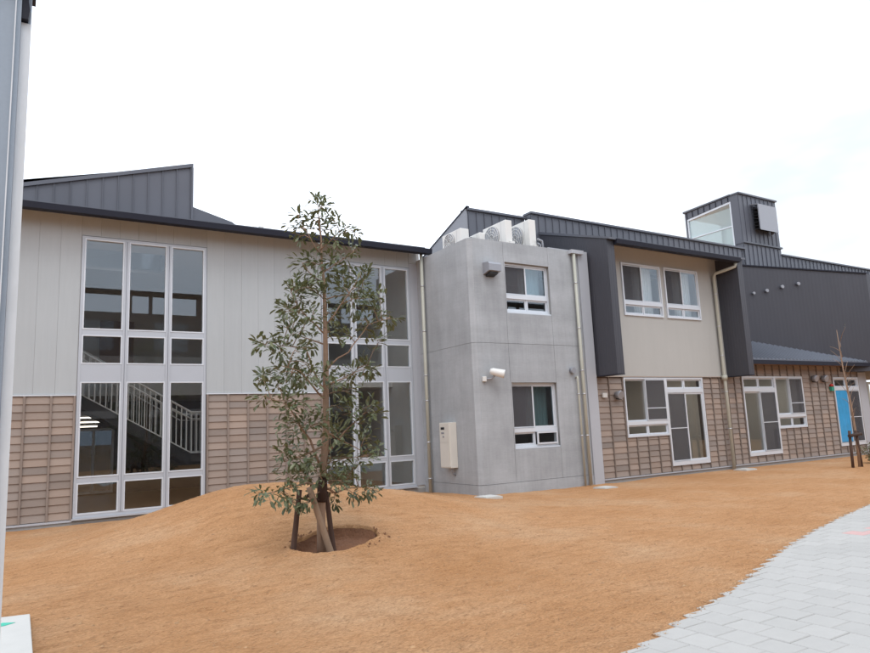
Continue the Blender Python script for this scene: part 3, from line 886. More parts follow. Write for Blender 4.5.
# joint cover strip, rain head, pipes
part(cb, 'joint_cover', MB().box(XB1 - .24, XB1 + .1, YB - .035, YB + .0145, .0, ZB + .01), 'greytrim')
part(cb, 'rain_head', MB().box(12.17, 12.6, YB - .14, YB - .001, ZB - .1, ZB - .0), 'greytrim')
downpipe(cb, [(12.28, YB - .09, ZB - .1), (12.28, YB - .09, -.02)], .043, [(12.28, YB - .09, z) for z in (5.2, 4.0, 2.9, 2.3, 1.25)])
downpipe(cb, [(12.1, YB - .02, 2.72), (12.1, YB - .08, 2.74), (12.1, YB - .085, 2.66), (12.1, YB - .085, -.02)], .027, [(12.1, YB - .085, z) for z in (2.3, 1.25)])
hv = part(cb, 'vent_hood', MB().prism([(YB, 5.49), (YB - .22, 5.47), (YB - .26, 5.42), (YB - .26, 5.26), (YB, 5.2)], 'x', 9.36, 9.72), 'ventgrey')
part(hv, 'vent_opening', MB().prism([(YB - .02, 5.2), (YB - .2, 5.245), (YB - .2, 5.2), (YB - .02, 5.15)], 'x', 9.42, 9.66), 'black')
round_vent(cb, 11.98, YB, 2.9, .085, .1)

# floodlight on the corner
fl = thing('wall_floodlight', (9.2, YB, 2.68), 'white cylindrical floodlight on a bracket on the concrete wall', 'light')
part(fl, 'wall_box', MB().box(9.16, 9.25, YB - .07, YB - .001, 2.62, 2.74), 'white', bevel=.01)
part(fl, 'arm', MB().tube([(9.25, YB - .05, 2.68), (9.36, YB - .1, 2.68), (9.42, YB - .17, 2.76)], .026, 8), 'ventgrey')
hd = part(fl, 'lamp_head', MB().tube([(9.33, YB - .12, 2.86), (9.36, YB - .155, 2.85), (9.56, YB - .30, 2.78), (9.585, YB - .318, 2.772)], [.06, .08, .098, .1], 18), 'white')
part(hd, 'lens', MB().tube([(9.5855, YB - .3185, 2.7718), (9.59, YB - .322, 2.77)], .085, 18), 'lens')

# water heater cabinet on the side wall
wh = thing('water_heater', (XB0, 13.9, .65), 'ivory wall-mounted water heater cabinet on the side of the concrete block', 'water heater')
part(wh, 'cabinet', MB().box(XB0 - .2, XB0 - .001, 13.62, 14.08, .64, 1.72), 'ivory', bevel=.008)
part(wh, 'front_cover', MB().box(XB0 - .212, XB0 - .201, 13.64, 14.06, .66, 1.24), 'ivory')
part(wh, 'control_panel', MB().box(XB0 - .212, XB0 - .201, 13.64, 14.06, 1.25, 1.7), 'ivory')
part(wh, 'display', MB().box(XB0 - .216, XB0 - .2125, 13.84, 14.0, 1.55, 1.61), 'black')
part(wh, 'button', MB().box(XB0 - .218, XB0 - .2125, 13.86, 13.98, 1.45, 1.49).box(XB0 - .218, XB0 - .2125, 13.86, 13.92, 1.36, 1.40), 'ventgrey')
part(wh, 'pipe', MB().tube([(XB0 - .1, 13.75, .66), (XB0 - .1, 13.75, .5), (XB0 + .01, 13.75, .46)], .018, 8), 'ventgrey')

# outdoor units on the roof
def ac_unit(x, y, z, w, d, h, label):
    """fan side faces -x; w along y, d along x"""
    t = thing('air_conditioner', (x + d / 2, y + w / 2, z), label, 'air conditioner', 'outdoor air conditioners on the concrete block roof')
    part(t, 'casing', MB().box(x, x + d, y, y + w, z + .05, z + h), 'white', bevel=.015)
    part(t, 'foot', MB().box(x - .02, x + d + .02, y + .1, y + .16, z, z + .049), 'ventgrey')
    part(t, 'foot', MB().box(x - .02, x + d + .02, y + w - .16, y + w - .1, z, z + .049), 'ventgrey')
    cy, cz, r = y + w * .60, z + h * .60, min(h * .36, w * .34)
    gr = MB().tube([(x - .002, cy, cz), (x - .02, cy, cz)], r, 24)
    g_ = part(t, 'fan_opening', gr, 'ventgrey')
    rb = MB()
    for rr in (.98, .75, .52, .3):
        ringp = [(x - .026, cy + r * rr * math.cos(a * math.pi / 10), cz + r * rr * math.sin(a * math.pi / 10)) for a in range(21)]
        rb.tube(ringp, .007, 5, cap=False)
    for a in range(8):
        rb.tube([(x - .026, cy, cz), (x - .026, cy + r * math.cos(a * math.pi / 4), cz + r * math.sin(a * math.pi / 4))], .006, 5)
    part(g_, 'grille', rb, 'white')
    part(t, 'side_cover', MB().box(x + d * .45, x + d + .03, y - .035, y - .001, z + .1, z + .3), 'white')
    part(t, 'panel_seam', MB().box(x - .003, x - .0005, y + w * .2, y + w * .205, z + .06, z + h - .02), 'ventgrey')
    return t
ac_unit(9.30, 13.5, 5.92, .86, .26, .66, 'small white outdoor unit nearest the left edge of the concrete roof')
ac_unit(9.86, 13.45, 5.92, .66, .17, .6, 'lowest white outdoor unit, second from the left on the concrete roof')
ac_unit(10.34, 12.98, 5.92, .98, .21, .86, 'tall white outdoor unit in the middle, second from the right on the concrete roof')
a4 = ac_unit(11.12, 12.98, 5.92, .98, .22, .97, 'white outdoor unit furthest right on the concrete roof with pipes at its side')
part(a4, 'pipe', MB().tube([(11.3, 12.9, 6.35), (11.42, 12.86, 6.3), (11.46, 12.88, 6.15), (11.4, 12.95, 5.95)], .03, 8).tube([(11.3, 12.92, 6.25), (11.38, 12.88, 6.2), (11.36, 12.9, 5.95)], .022, 8), 'ventgrey')

# ================================================================== RIGHT WING
YR = 12.78
rw = thing('school_building', (19.0, YR, 0), 'right wing with cream upper wall between dark fins and brown lapped siding below', 'building')
XR0, XR1 = 12.86, 26.15
L1 = (13.88, 15.56, 1.12, 2.735); D1 = (15.56, 17.2, .265, 2.735)
D2 = (19.13, 20.85, .32, 2.78); L2 = (20.85, 22.44, 1.1, 2.78); D3 = (24.38, 26.05, .36, 2.76)
LH = [L1, D1, D2, L2, D3]
U1 = (14.13, 15.73, 4.46, 5.96); U2 = (15.9, 17.42, 4.46, 5.97)
part(rw, 'wall', MB().wall(XR0, XR1, .1, 3.4, YR + .02, YR + .2, LH), 'backing')
part(rw, 'upper_wall', MB().wall(XR0 + .3, 18.4, 2.77, 6.5, YR - .03, YR + .019, [U1, U2]), 'cream')
part(rw, 'plinth', MB().box(12.8, XR1, YR - .012, YR + .2, -.3, .075), 'plinth')
part(rw, 'base_flashing', MB().box(12.8, XR1, YR - .045, YR + .019, .077, .108), 'greytrim')
part(rw, 'band_trim', MB().box(XR0, 18.4, YR - .05, YR - .031, 2.745, 2.775), 'soffit')
bat = [12.88, 13.33, 13.85, 14.24, 14.67, 15.11, 15.53, 15.96, 16.38, 16.8, 17.23, 17.62, 18.01, 18.4, 18.76, 19.1, 19.55, 19.98, 20.42, 20.83, 21.24, 21.66, 22.06, 22.47, 22.95, 23.42, 23.9, 24.35, 24.8, 25.22, 25.64, 26.08]
lo = [x for x in bat if x < 18.5]; hi = [x for x in bat if x > 18.3]
siding(rw, lo, .112, 2.742, YR + .019, .1535, LH); battens(rw, lo, .11, 2.743, YR + .019, LH, .026, 'batten_dark')
siding(rw, hi, .112, 3.3, YR + .019, .1535, LH); battens(rw, hi[1:], .11, 3.3, YR + .019, LH, .026, 'batten_dark')
flush_boards()
wy = YR - .035
sliding_window(rw, *L1[:2], L1[2], 1.49, L1[3], wy, screens=('R',), bar=.3, sill=False)
sliding_door(rw, *D1[:2], D1[2], 2.36, D1[3], wy, 'L')
sliding_door(rw, *D2[:2], D2[2], 2.36, D2[3], wy, 'R')
sliding_window(rw, *L2[:2], L2[2], 1.5, L2[3], wy, screens=('R',), bar=.3, sill=False)
d3 = sliding_door(rw, *D3[:2], D3[2], 2.36, D3[3], wy, 'R')
part(d3, 'protective_film', MB().box(D3[0] + .06, (D3[0] + D3[1]) / 2 - .03, wy + .008, wy + .016, .5, 2.29), 'bluefilm', label='bright blue protective film on the glass door')
uy = YR - .07
sliding_window(rw, *U1[:2], U1[2], 4.82, U1[3], uy, screens=('L',), sill=False)
sliding_window(rw, *U2[:2], U2[2], 4.82, U2[3], uy, screens=('L',), sill=False)
def curtain(x0, x1, z0, z1, y, m):
    cu = MB(); n = 30
    for k in range(n):
        xa, xb_ = x0 + (x1 - x0) * k / n, x0 + (x1 - x0) * (k + 1) / n
        ya, yb = y + .03 * math.sin(k * 1.4), y + .03 * math.sin((k + 1) * 1.4)
        cu.quad((xa, ya, z0), (xb_, yb, z0), (xb_, yb, z1), (xa, ya, z1), smooth=True)
    part(rw, 'curtain', cu, m)
curtain(14.93, 15.7, 4.5, 5.95, YR + .3, 'curtain'); curtain(16.68, 17.42, 4.5, 5.95, YR + .3, 'curtain')

# rooms
boxes(rw, 'interior_floor', MB().box(12.95, 26.1, YR + .2, 17.0, -.2, .2).box(13.3, 18.4, YR + .2, 17.0, 3.05, 3.3), 'intfloor')
part(rw, 'interior_back_wall', MB().box(12.95, 26.5, 17.0, 17.1, -.2, 6.6), 'intwall')
boxes(rw, 'ceiling', MB().box(12.95, 26.1, YR + .2, 17.0, 2.9, 3.0).box(13.2, 18.4, YR + .05, 17.0, 6.3, 6.36), 'intwall')
boxes(rw, 'interior_partition', MB().box(18.3, 18.4, YR + .2, 17.0, .2, 2.9).box(23.4, 23.5, YR + .2, 17.0, .2, 2.9).box(26.1, 26.2, YR + .2, 17, -.2, 3.2).box(18.35, 18.39, YR + .05, 17.0, 3.3, 6.29), 'intwall')

for k, (x, y) in enumerate(((14.8, 14.6), (16.9, 14.6), (21.6, 16.3), (22.0, 13.9))):  # only the transom light is visible; the others are added to brighten the rooms
    t = thing('ceiling_light', (x, y, 2.82), ['lit ceiling light in the first ground floor room, left one', 'lit ceiling light in the first ground floor room, right one', 'lit ceiling light behind the transom of the second glass door', 'lit ceiling light behind the second ground floor window'][k], 'light', 'lit ceiling lights in the ground floor rooms')
    part(t, 'housing', MB().box(x - .62, x + .62, y - .12, y + .12, 2.85, 2.899), 'white')
    part(t, 'tube', MB().box(x - .6, x + .6, y - .09, y + .09, 2.82, 2.849), 'tube')
# dark fins, side wall
def roof_z(y): return 6.30 + .315 * (y - 12.0)
FY = 12.0
def fin(x0, x1, yb, name='fin_wall'):
    return part(rw, name, MB().prism([(FY, 2.765), (yb, 2.765), (yb, roof_z(yb)), (FY, roof_z(FY))], 'x', x0, x1), 'dark')
fin(12.88, 13.14, 18.0)
fin(18.40, 18.66, 14.55)
part(rw, 'fin_base', MB().box(12.875, 13.145, FY - .005, YR - .051, 2.745, 2.764), 'gutter')
part(rw, 'fin_base', MB().box(18.395, 18.665, FY - .005, YR - .051, 2.745, 2.764), 'gutter')
# eaves and low roof of the right wing
part(rw, 'soffit', MB().prism([(FY + .08, 6.24), (YR - .03, 6.42), (YR - .03, 6.44), (FY + .08, 6.26)], 'x', 13.145, 18.395), 'soffit')
rr = part(rw, 'roof', MB().prism([(FY - .1, roof_z(FY - .1) + .004), (14.6, roof_z(14.6) + .004), (14.6, roof_z(14.6) + .08), (FY - .1, roof_z(FY - .1) + .06)], 'x', 12.85, 18.7), 'seam')
part(rw, 'gutter', MB().prism([(FY - .12, 6.18), (FY + .02, 6.16), (FY + .03, 6.30), (FY - .14, 6.30)], 'x', 13.12, 18.42), 'gutter')
# upper clerestory wall with standing seams
CY, CZ = 14.6, 7.78
def seamed_wall(name, x0, x1, z0, z1, y, parent, pitch=.275, m='seam'):
    o = part(parent, name, MB().box(x0, x1, y, y + .25, z0, z1), m)
    mb = MB(); x = x0 + .02
    while x < x1:
        mb.box(x, x + .016, y - .026, y - .0005, z0, z1 - .03); x += pitch
    part(o, 'seam_ribs', mb, m, kind='stuff')
    part(o, 'coping', MB().box(x0 - .03, x1 + .03, y - .07, y + .3, z1 + .001, z1 + .06), m)
    return o
seamed_wall('clerestory_wall', 12.58, 22.88, 6.3, CZ - .06, CY, rw)
seamed_wall('clerestory_wall', 25.36, 36.0, 6.3, CZ - .06, CY, rw)
seamed_wall('clerestory_wall', 22.9, 25.34, 6.3, 7.98, CY - .012, rw)
# monitor behind the outdoor units, its gable facing the left wing
MY = 14.85
mo = seamed_wall('monitor_wall', 10.5, 12.56, 5.95, 7.62, MY, rw)
part(mo, 'gable', MB().prism([(MY + .002, 5.95), (18.0, 5.95), (18.0, 6.55), (MY + .002, 7.68)], 'x', 10.44, 10.495), 'gable')
part(mo, 'rake_trim', MB().prism([(MY - .08, 7.69), (18.0, 6.56), (18.0, 6.59), (MY - .08, 7.72)], 'x', 10.42, 10.52), 'gutter')
part(mo, 'monitor_roof', MB().prism([(MY + .3, 7.57), (18.0, 6.55), (18.0, 6.6), (MY + .3, 7.62)], 'x', 10.565, 12.56), 'seam')
# tower with glazed left and right sides
TX0, TX1, TY1, TZ = 22.9, 25.34, 17.0, 9.96
tw = seamed_wall('tower_front', TX0, TX1, 8.05, TZ - .05, CY, rw)
for xx in (TX0, TX1 - .12):
    xa, xb = xx, xx + .12
    sd = MB()
    sd.prism([(CY + .251, 7.6), (CY + .32, 7.6), (CY + .32, 9.72), (CY + .251, 9.72)], 'x', xa, xb)
    sd.prism([(CY + .251, 9.721), (TY1, 9.56), (TY1, TZ - .13), (CY + .251, TZ - .04)], 'x', xa, xb)
    sd.box(xa, xb, TY1 - .08, TY1, 7.0, 9.555)
    part(tw, 'tower_side', sd, 'seam')
    wf = MB()
    wf.prism([(CY + .322, 9.64), (TY1 - .082, 9.48), (TY1 - .082, 9.555), (CY + .322, 9.715)], 'x', xa + .01, xb - .01)
    wf.box(xa + .01, xb - .01, CY + .322, CY + .38, 7.6, 9.63); wf.box(xa + .01, xb - .01, TY1 - .14, TY1 - .083, 7.6, 9.47)
    wf.box(xa + .02, xb - .02, CY + .382, TY1 - .142, 8.72, 8.76)
    wf_ = part(tw, 'tower_window_frame', wf, 'alu')
    part(wf_, 'pane', MB().box(xa + .05, xa + .056, CY + .382, TY1 - .142, 8.765, 9.47), 'milk')
    part(wf_, 'pane', MB().box(xa + .05, xa + .056, CY + .382, TY1 - .142, 7.6, 8.715), 'milk')
    rb = MB()
    y = CY + .4
    while y < TY1 - .1:
        t = (y - CY) / (TY1 - CY); rb.box(xa - .025 if xx == TX0 else xb + .0005, xa - .0005 if xx == TX0 else xb + .025, y, y + .022, 9.73 - .16 * t, TZ - .05 - .09 * t); y += .27
    part(tw, 'side_ribs', rb, 'gutter', kind='stuff')
part(tw, 'tower_roof', MB().prism([(CY + .302, TZ - .03), (TY1 + .05, TZ - .12), (TY1 + .05, TZ - .05), (CY + .302, TZ + .02)], 'x', TX0 - .05, TX1 + .05), 'seam')
part(tw, 'tower_ceiling', MB().prism([(CY + .33, 9.74), (TY1 - .1, 9.58), (TY1 - .1, 9.6), (CY + .33, 9.76)], 'x', TX0 + .13, TX1 - .13), 'white')  # white lining added to brighten what shows through the panes
part(tw, 'tower_back', MB().box(TX0 + .121, TX1 - .121, TY1 - .06, TY1 - .05, 7.2, 9.5), 'clear')  # back made of glass so the sky brightens the side panes
lh = part(tw, 'weather_hood', MB().prism([(CY - .34, 9.52), (CY - .05, 9.6), (CY - .05, 9.56), (CY - .3, 9.49), (CY - .3, 8.55), (CY - .34, 8.5)], 'x', 23.62, 24.78), 'ventgrey')
part(lh, 'hood_side', MB().prism([(CY - .299, 8.6), (CY - .033, 8.45), (CY - .033, 9.55), (CY - .299, 9.485)], 'x', 24.74, 24.77), 'ventgrey')
lv = MB()
for k in range(7): lv.prism([(CY - .27, 8.55 + k * .13), (CY - .04, 8.6 + k * .13), (CY - .04, 8.62 + k * .13), (CY - .27, 8.57 + k * .13)], 'x', 23.66, 24.73)
part(lh, 'louvre_slats', lv, 'black', kind='stuff')

# slanted dark wall on the right
SX0, SY0, SX1, SY1 = 19.4, 14.9, 26.55, 12.2
def sk(x): return SY0 + (x - SX0) * (SY1 - SY0) / (SX1 - SX0)
def sk_top(x): return 6.86 + (x - 21.5) * (6.50 - 6.80) / 5.0
dw = MB()
v = [(SX0, sk(SX0), 2.96), (SX1, sk(SX1), 2.96), (34.5, 11.9, 2.96), (34.5, 11.9, 6.5), (SX1, sk(SX1), sk_top(SX1)), (SX0, sk(SX0), sk_top(SX0))]
bk = .25
dw.quad(v[0], v[1], v[4], v[5]); dw.quad(v[1], v[2], v[3], v[4])
vb = [(p[0] + .05, p[1] + bk, p[2]) for p in v]
dw.quad(vb[1], vb[0], vb[5], vb[4]); dw.quad(vb[2], vb[1], vb[4], vb[3])
for a, b in ((0, 1), (1, 2), (3, 4), (4, 5), (5, 0), (2, 3)): dw.quad(v[b], v[a], vb[a], vb[b])
skw = part(rw, 'slanted_wall', dw, 'dark', label='large dark slanted wall with four round vents')
part(skw, 'top_trim', MB().prism([(0, 0), (0, 0), (0, 0)], 'z', 0, 0) if False else MB().quad((SX0, sk(SX0) - .05, sk_top(SX0) + .002), (SX1, sk(SX1) - .05, sk_top(SX1) + .002), (SX1, sk(SX1) - .05, sk_top(SX1) + .045), (SX0, sk(SX0) - .05, sk_top(SX0) + .045)).quad((SX0, sk(SX0) - .05, sk_top(SX0) + .045), (SX1, sk(SX1) - .05, sk_top(SX1) + .045), (SX1, sk(SX1) + .25, sk_top(SX1) + .08), (SX0, sk(SX0) + .25, sk_top(SX0) + .08)).quad((SX0, sk(SX0) - .05, sk_top(SX0) + .002), (SX0, sk(SX0) + .2, sk_top(SX0) + .002), (SX1, sk(SX1) + .2, sk_top(SX1) + .002), (SX1, sk(SX1) - .05, sk_top(SX1) + .002)), 'gutter')
nrm = (-.353, -.935, 0)
for x, z in ((22.04, 5.84), (22.54, 5.93), (23.14, 6.07), (23.77, 6.18)):
    round_vent(skw, x, sk(x), z, .066 if x > 22.2 else .052, .1, 'ventgrey', n=nrm)
# overhanging floor of the slanted wall on the right
part(rw, 'overhang_soffit', MB().prism([(SX1 + .05, 12.46), (34.5, 12.2), (34.5, 17), (SX1 + .05, 17)], 'z', 2.97, 3.1), 'gutter')
# lean-to roof over the ground floor
EY, EZ, SL = 12.36, 3.30, .50
def lz(y): return EZ + SL * (y - EY)
lt = MB(); n = 40
lx = [18.75 + (26.5 - 18.75) * k / n for k in range(n + 1)]
for a, b in zip(lx, lx[1:]):
    ya, yb = max(sk(a), EY + .02) + .06, max(sk(b), EY + .02) + .06
    lt.quad((a, EY, EZ), (b, EY, EZ), (b, yb, lz(yb)), (a, ya, lz(ya)))
    lt.quad((b, EY, EZ - .04), (a, EY, EZ - .04), (a, ya, lz(ya) - .04), (b, yb, lz(yb) - .04))
    lt.quad((a, EY, EZ - .04), (b, EY, EZ - .04), (b, EY, EZ), (a, EY, EZ))
lt_ = part(rw, 'lean_to_roof', lt, 'leanto')
rb = MB()
x = 18.8
while x < 26.35:
    yb = sk(x) + .03
    if yb > EY + .05:
        i = len(rb.v)
        rb.v += [(x, EY - .012, EZ + .001), (x + .05, EY - .012, EZ + .001), (x + .038, EY - .012, EZ + .03), (x + .012, EY - .012, EZ + .03), (x, yb, lz(yb) + .001), (x + .05, yb, lz(yb) + .001), (x + .038, yb, lz(yb) + .03), (x + .012, yb, lz(yb) + .03)]
        for f in ((0, 1, 2, 3), (1, 5, 6, 2), (2, 6, 7, 3), (3, 7, 4, 0)): rb.f.append(tuple(i + q for q in f)); rb.sm.append(False)
    x += .2
part(lt_, 'roof_ribs', rb, 'leanto', kind='stuff')
part(lt_, 'eaves_fascia', MB().box(18.74, 26.55, EY - .03, EY + .03, EZ - .17, EZ - .041), 'gutter')
part(lt_, 'eaves_soffit', MB().box(18.74, 26.5, EY + .031, YR - .02, EZ - .15, EZ - .13), 'intwood')
# downpipe of the right wing
downpipe(rw, [(18.36, FY + .02, 6.17), (18.34, FY + .04, 6.06), (18.2, FY + .35, 5.98), (18.13, YR - .2, 5.94), (18.13, YR - .13, 5.84), (18.13, YR - .13, 2.72), (18.13, YR - .13, -.02)], .05, [(18.13, YR - .13, z) for z in (5.3, 4.3, 3.4, 2.3, 1.2)])
part(rw, 'pipe_collar', MB().tube([(18.13, YR - .13, 2.66), (18.13, YR - .13, 2.8)], .085, 14), 'pipe')
# wall fittings
part(rw, 'wall_box', MB().box(13.04, 13.19, YR - .07, YR - .02, 2.2, 2.32), 'white', label='small white square box under the fin')
hood_vent(rw, 13.58, YR - .02, 2.26, .115)
hood_vent(rw, 23.08, YR - .02, 2.71, .12); hood_vent(rw, 23.7, YR - .02, 2.71, .12)
sg = part(rw, 'signal_lamp', MB().box(24.1, 24.25, YR - .1, YR - .02, 2.28, 2.43), 'green')
part(sg, 'red_lamp', MB().tube([(24.17, YR - .06, 2.432), (24.17, YR - .06, 2.5), (24.17, YR - .06, 2.53)], [.06, .06, .02], 12), 'red')
# bay beyond the lean-to on the far right
part(rw, 'entrance_wall', MB().box(26.16, 26.75, YR + .02, YR + .2, -.2, 2.95), 'greytrim')
e = MB(); frame_rect(e, 26.76, 29.5, .15, 2.6, YR, YR + .12, .09); e.box(28.1, 28.2, YR + .01, YR + .11, .25, 2.5)
ew = part(rw, 'entrance_window', e, 'pipe'); pane(ew, 26.86, 28.09, .25, 2.5, YR + .05); pane(ew, 28.21, 29.4, .25, 2.5, YR + .05)
boxes(rw, 'entrance_room', MB().box(26.2, 34, 17.0, 17.1, -.2, 3).box(29.51, 34.5, YR, YR + .2, -.2, 2.95), 'intwall')

# things standing inside the rooms
cbn = thing('cabinet', (14.3, 14.6, .2), 'brown wooden cabinet inside, seen through the ground floor window beside the fin', 'cabinet')
part(cbn, 'body', MB().box(13.9, 15.3, 14.4, 14.85, .2, 1.9), 'intwood')
for k in range(3): part(cbn, 'door', MB().box(13.92 + k * .46, 14.36 + k * .46, 14.375, 14.399, .25, 1.85), 'intwood')
shf = thing('shelf', (21.7, 16.6, .2), 'wooden shelf inside the room behind the second ground floor window', 'shelf')
boxes(shf, 'side_panel', MB().box(20.9, 20.93, 16.4, 16.8, .2, 2.2).box(22.4, 22.43, 16.4, 16.8, .2, 2.2), 'intwood')
for k in range(5): part(shf, 'shelf_board', MB().box(20.931, 22.399, 16.4, 16.8, .25 + k * .45, .28 + k * .45), 'intwood')
part(shf, 'back', MB().box(20.9, 22.43, 16.801, 16.82, .2, 2.2), 'intwood')
bx = thing('storage_box', (20.0, 14.3, .2), 'blue storage box standing inside behind the second glass door', 'box')
part(bx, 'body', MB().box(19.75, 20.3, 14.1, 14.5, .2, 1.3), 'bluefilm')
part(bx, 'lid', MB().box(19.73, 20.32, 14.08, 14.52, 1.301, 1.35), 'white')

# ================================================================== LIDS ON THE GROUND
def lid(x, y, w, d, label):
    z = max(ground_z(x + a * w / 2, y + b * d / 2) for a in (-1, 0, 1) for b in (-1, 0, 1))
    t = thing('drain_cover', (x, y, z), label, 'drain cover', 'pale drain covers along the buildings')
    part(t, 'frame', MB().box(x - w / 2, x + w / 2, y - d / 2, y + d / 2, z - .08, z + .012), 'lid')
    part(t, 'cover', MB().box(x - w / 2 + .03, x + w / 2 - .03, y - d / 2 + .03, y + d / 2 - .03, z + .0125, z + .022), 'lid')
lid(8.36, 11.6, .42, .42, 'pale square drain cover in the ground left of the concrete block corner')
lid(11.95, 11.82, .42, .40, 'pale square drain cover at the foot of the concrete block downpipe')
lid(18.1, 12.28, .5, .42, 'pale square drain cover at the foot of the right wing downpipe')

# ================================================================== SLAB AND STEEL COLUMN AT LEFT
zs = ground_z(0, 7.3)
sl = thing('concrete_slab', (-.5, 6.8, zs), 'pale square slab with a turquoise paint mark in the near left corner', 'slab')
part(sl, 'slab', MB().prism([(-1.2, 5.4), (.165, 5.6), (.165, 7.56), (-1.2, 7.85)], 'z', zs - .1, zs + .045), 'lid', bevel=.008)
part(sl, 'paint_mark', MB().prism([(-.6, 7.36), (-.04, 7.34), (.05, 7.28), (-.03, 7.22), (-.6, 7.16)], 'z', zs + .046, zs + .049), 'greenpaint')
PY = 5.0
pc = thing('steel_column', (-.13, PY, 0), 'tall galvanised steel column at the left edge of the picture', 'column')
part(pc, 'flange', MB().box(-.098, -.039, PY, PY + .012, -.1, 4.46), 'galv')
part(pc, 'web', MB().box(-.26, -.099, PY - .05, PY + .2, -.1, 6.4), 'galvdark')
part(pc, 'stiffener', MB().box(-.135, -.128, PY - .075, PY - .051, -.1, 6.4), 'galv')
part(pc, 'side_plate', MB().box(-.098, -.042, PY + .013, PY + .2, -.1, 6.4), 'galvdark')
part(pc, 'bracket', MB().prism([(-.098, 4.47), (-.058, 4.47), (-.05, 4.54), (-.06, 4.6), (-.068, 4.72), (-.098, 4.72)], 'y', PY - .04, PY + .012), 'gutter')
part(pc, 'base_plate', MB().box(-.3, .0, PY - .1, PY + .25, -.1, ground_z(0, PY) + .02), 'galv')
part(pc, 'beam', MB().box(-1.2, -.02, PY - .15, PY + .25, 4.75, 4.95), 'gutter')

# ================================================================== TREES
TRUNK = [(3.26, 8.1, 0.15), (3.26, 8.1, 0.53), (3.28, 8.1, 0.89), (3.31, 8.1, 1.26), (3.35, 8.1, 1.64), (3.35, 8.1, 2.02), (3.36, 8.1, 2.4), (3.36, 8.1, 2.8), (3.36, 8.1, 3.19), (3.36, 8.1, 3.53), (3.33, 8.1, 3.84), (3.33, 8.1, 4.14), (3.3, 8.1, 4.41), (3.29, 8.1, 4.63)]
LIMBS = [[(3.28, 8.1, 1.16), (3.11, 8.05, 1.52), (2.91, 8.0, 1.82), (2.76, 7.95, 1.97), (2.53, 7.9, 2.04)], [(3.35, 8.1, 2.02), (3.13, 8.0, 2.19), (2.93, 7.9, 2.36), (2.68, 7.8, 2.42)], [(3.34, 8.1, 2.12), (3.18, 8.08, 2.43), (3.07, 8.06, 2.68), (2.8, 8.04, 2.7), (2.52, 8.02, 2.69)], [(3.36, 8.1, 2.38), (3.5, 8.05, 2.56), (3.64, 8.0, 2.63), (3.75, 7.94, 2.81), (3.88, 7.89, 2.99), (4.15, 7.84, 3.07)], [(3.36, 8.1, 2.99), (3.53, 7.99, 3.26), (3.66, 7.88, 3.47), (3.7, 7.77, 3.62)], [(3.36, 8.1, 2.86), (3.12, 8.08, 3.07), (2.94, 8.05, 3.29), (2.86, 8.03, 3.44)], [(3.28, 8.1, 0.94), (3.5, 8.21, 0.83), (3.68, 8.31, 0.87), (4.13, 8.42, 0.85)], [(3.28, 8.1, 0.89), (3.12, 8.18, 0.99), (2.92, 8.25, 0.95), (2.61, 8.33, 0.89)], [(3.35, 8.1, 1.61), (3.65, 8.2, 1.47), (3.94, 8.3, 1.33)], [(3.34, 8.1, 1.32), (3.56, 7.99, 1.6), (3.81, 7.89, 1.84)], [(3.33, 8.1, 1.45), (3.04, 8.11, 1.34), (2.8, 8.13, 1.27)], [(3.32, 8.1, 3.93), (3.11, 8.02, 4.16), (2.96, 7.93, 4.34)], [(3.31, 8.1, 4.0), (3.47, 7.98, 4.18), (3.64, 7.85, 4.23)], [(3.33, 8.1, 3.57), (3.08, 7.95, 3.65), (2.94, 7.8, 3.73)], [(3.33, 8.1, 3.7), (3.52, 7.99, 3.83), (3.69, 7.88, 3.96)], [(3.36, 8.1, 2.21), (3.7, 8.26, 2.32), (4.09, 8.42, 2.47)], [(3.37, 8.1, 2.73), (3.17, 8.22, 2.83), (2.97, 8.35, 2.92)], [(3.35, 8.1, 3.33), (3.71, 8.22, 3.44), (4.22, 8.33, 3.46)]]
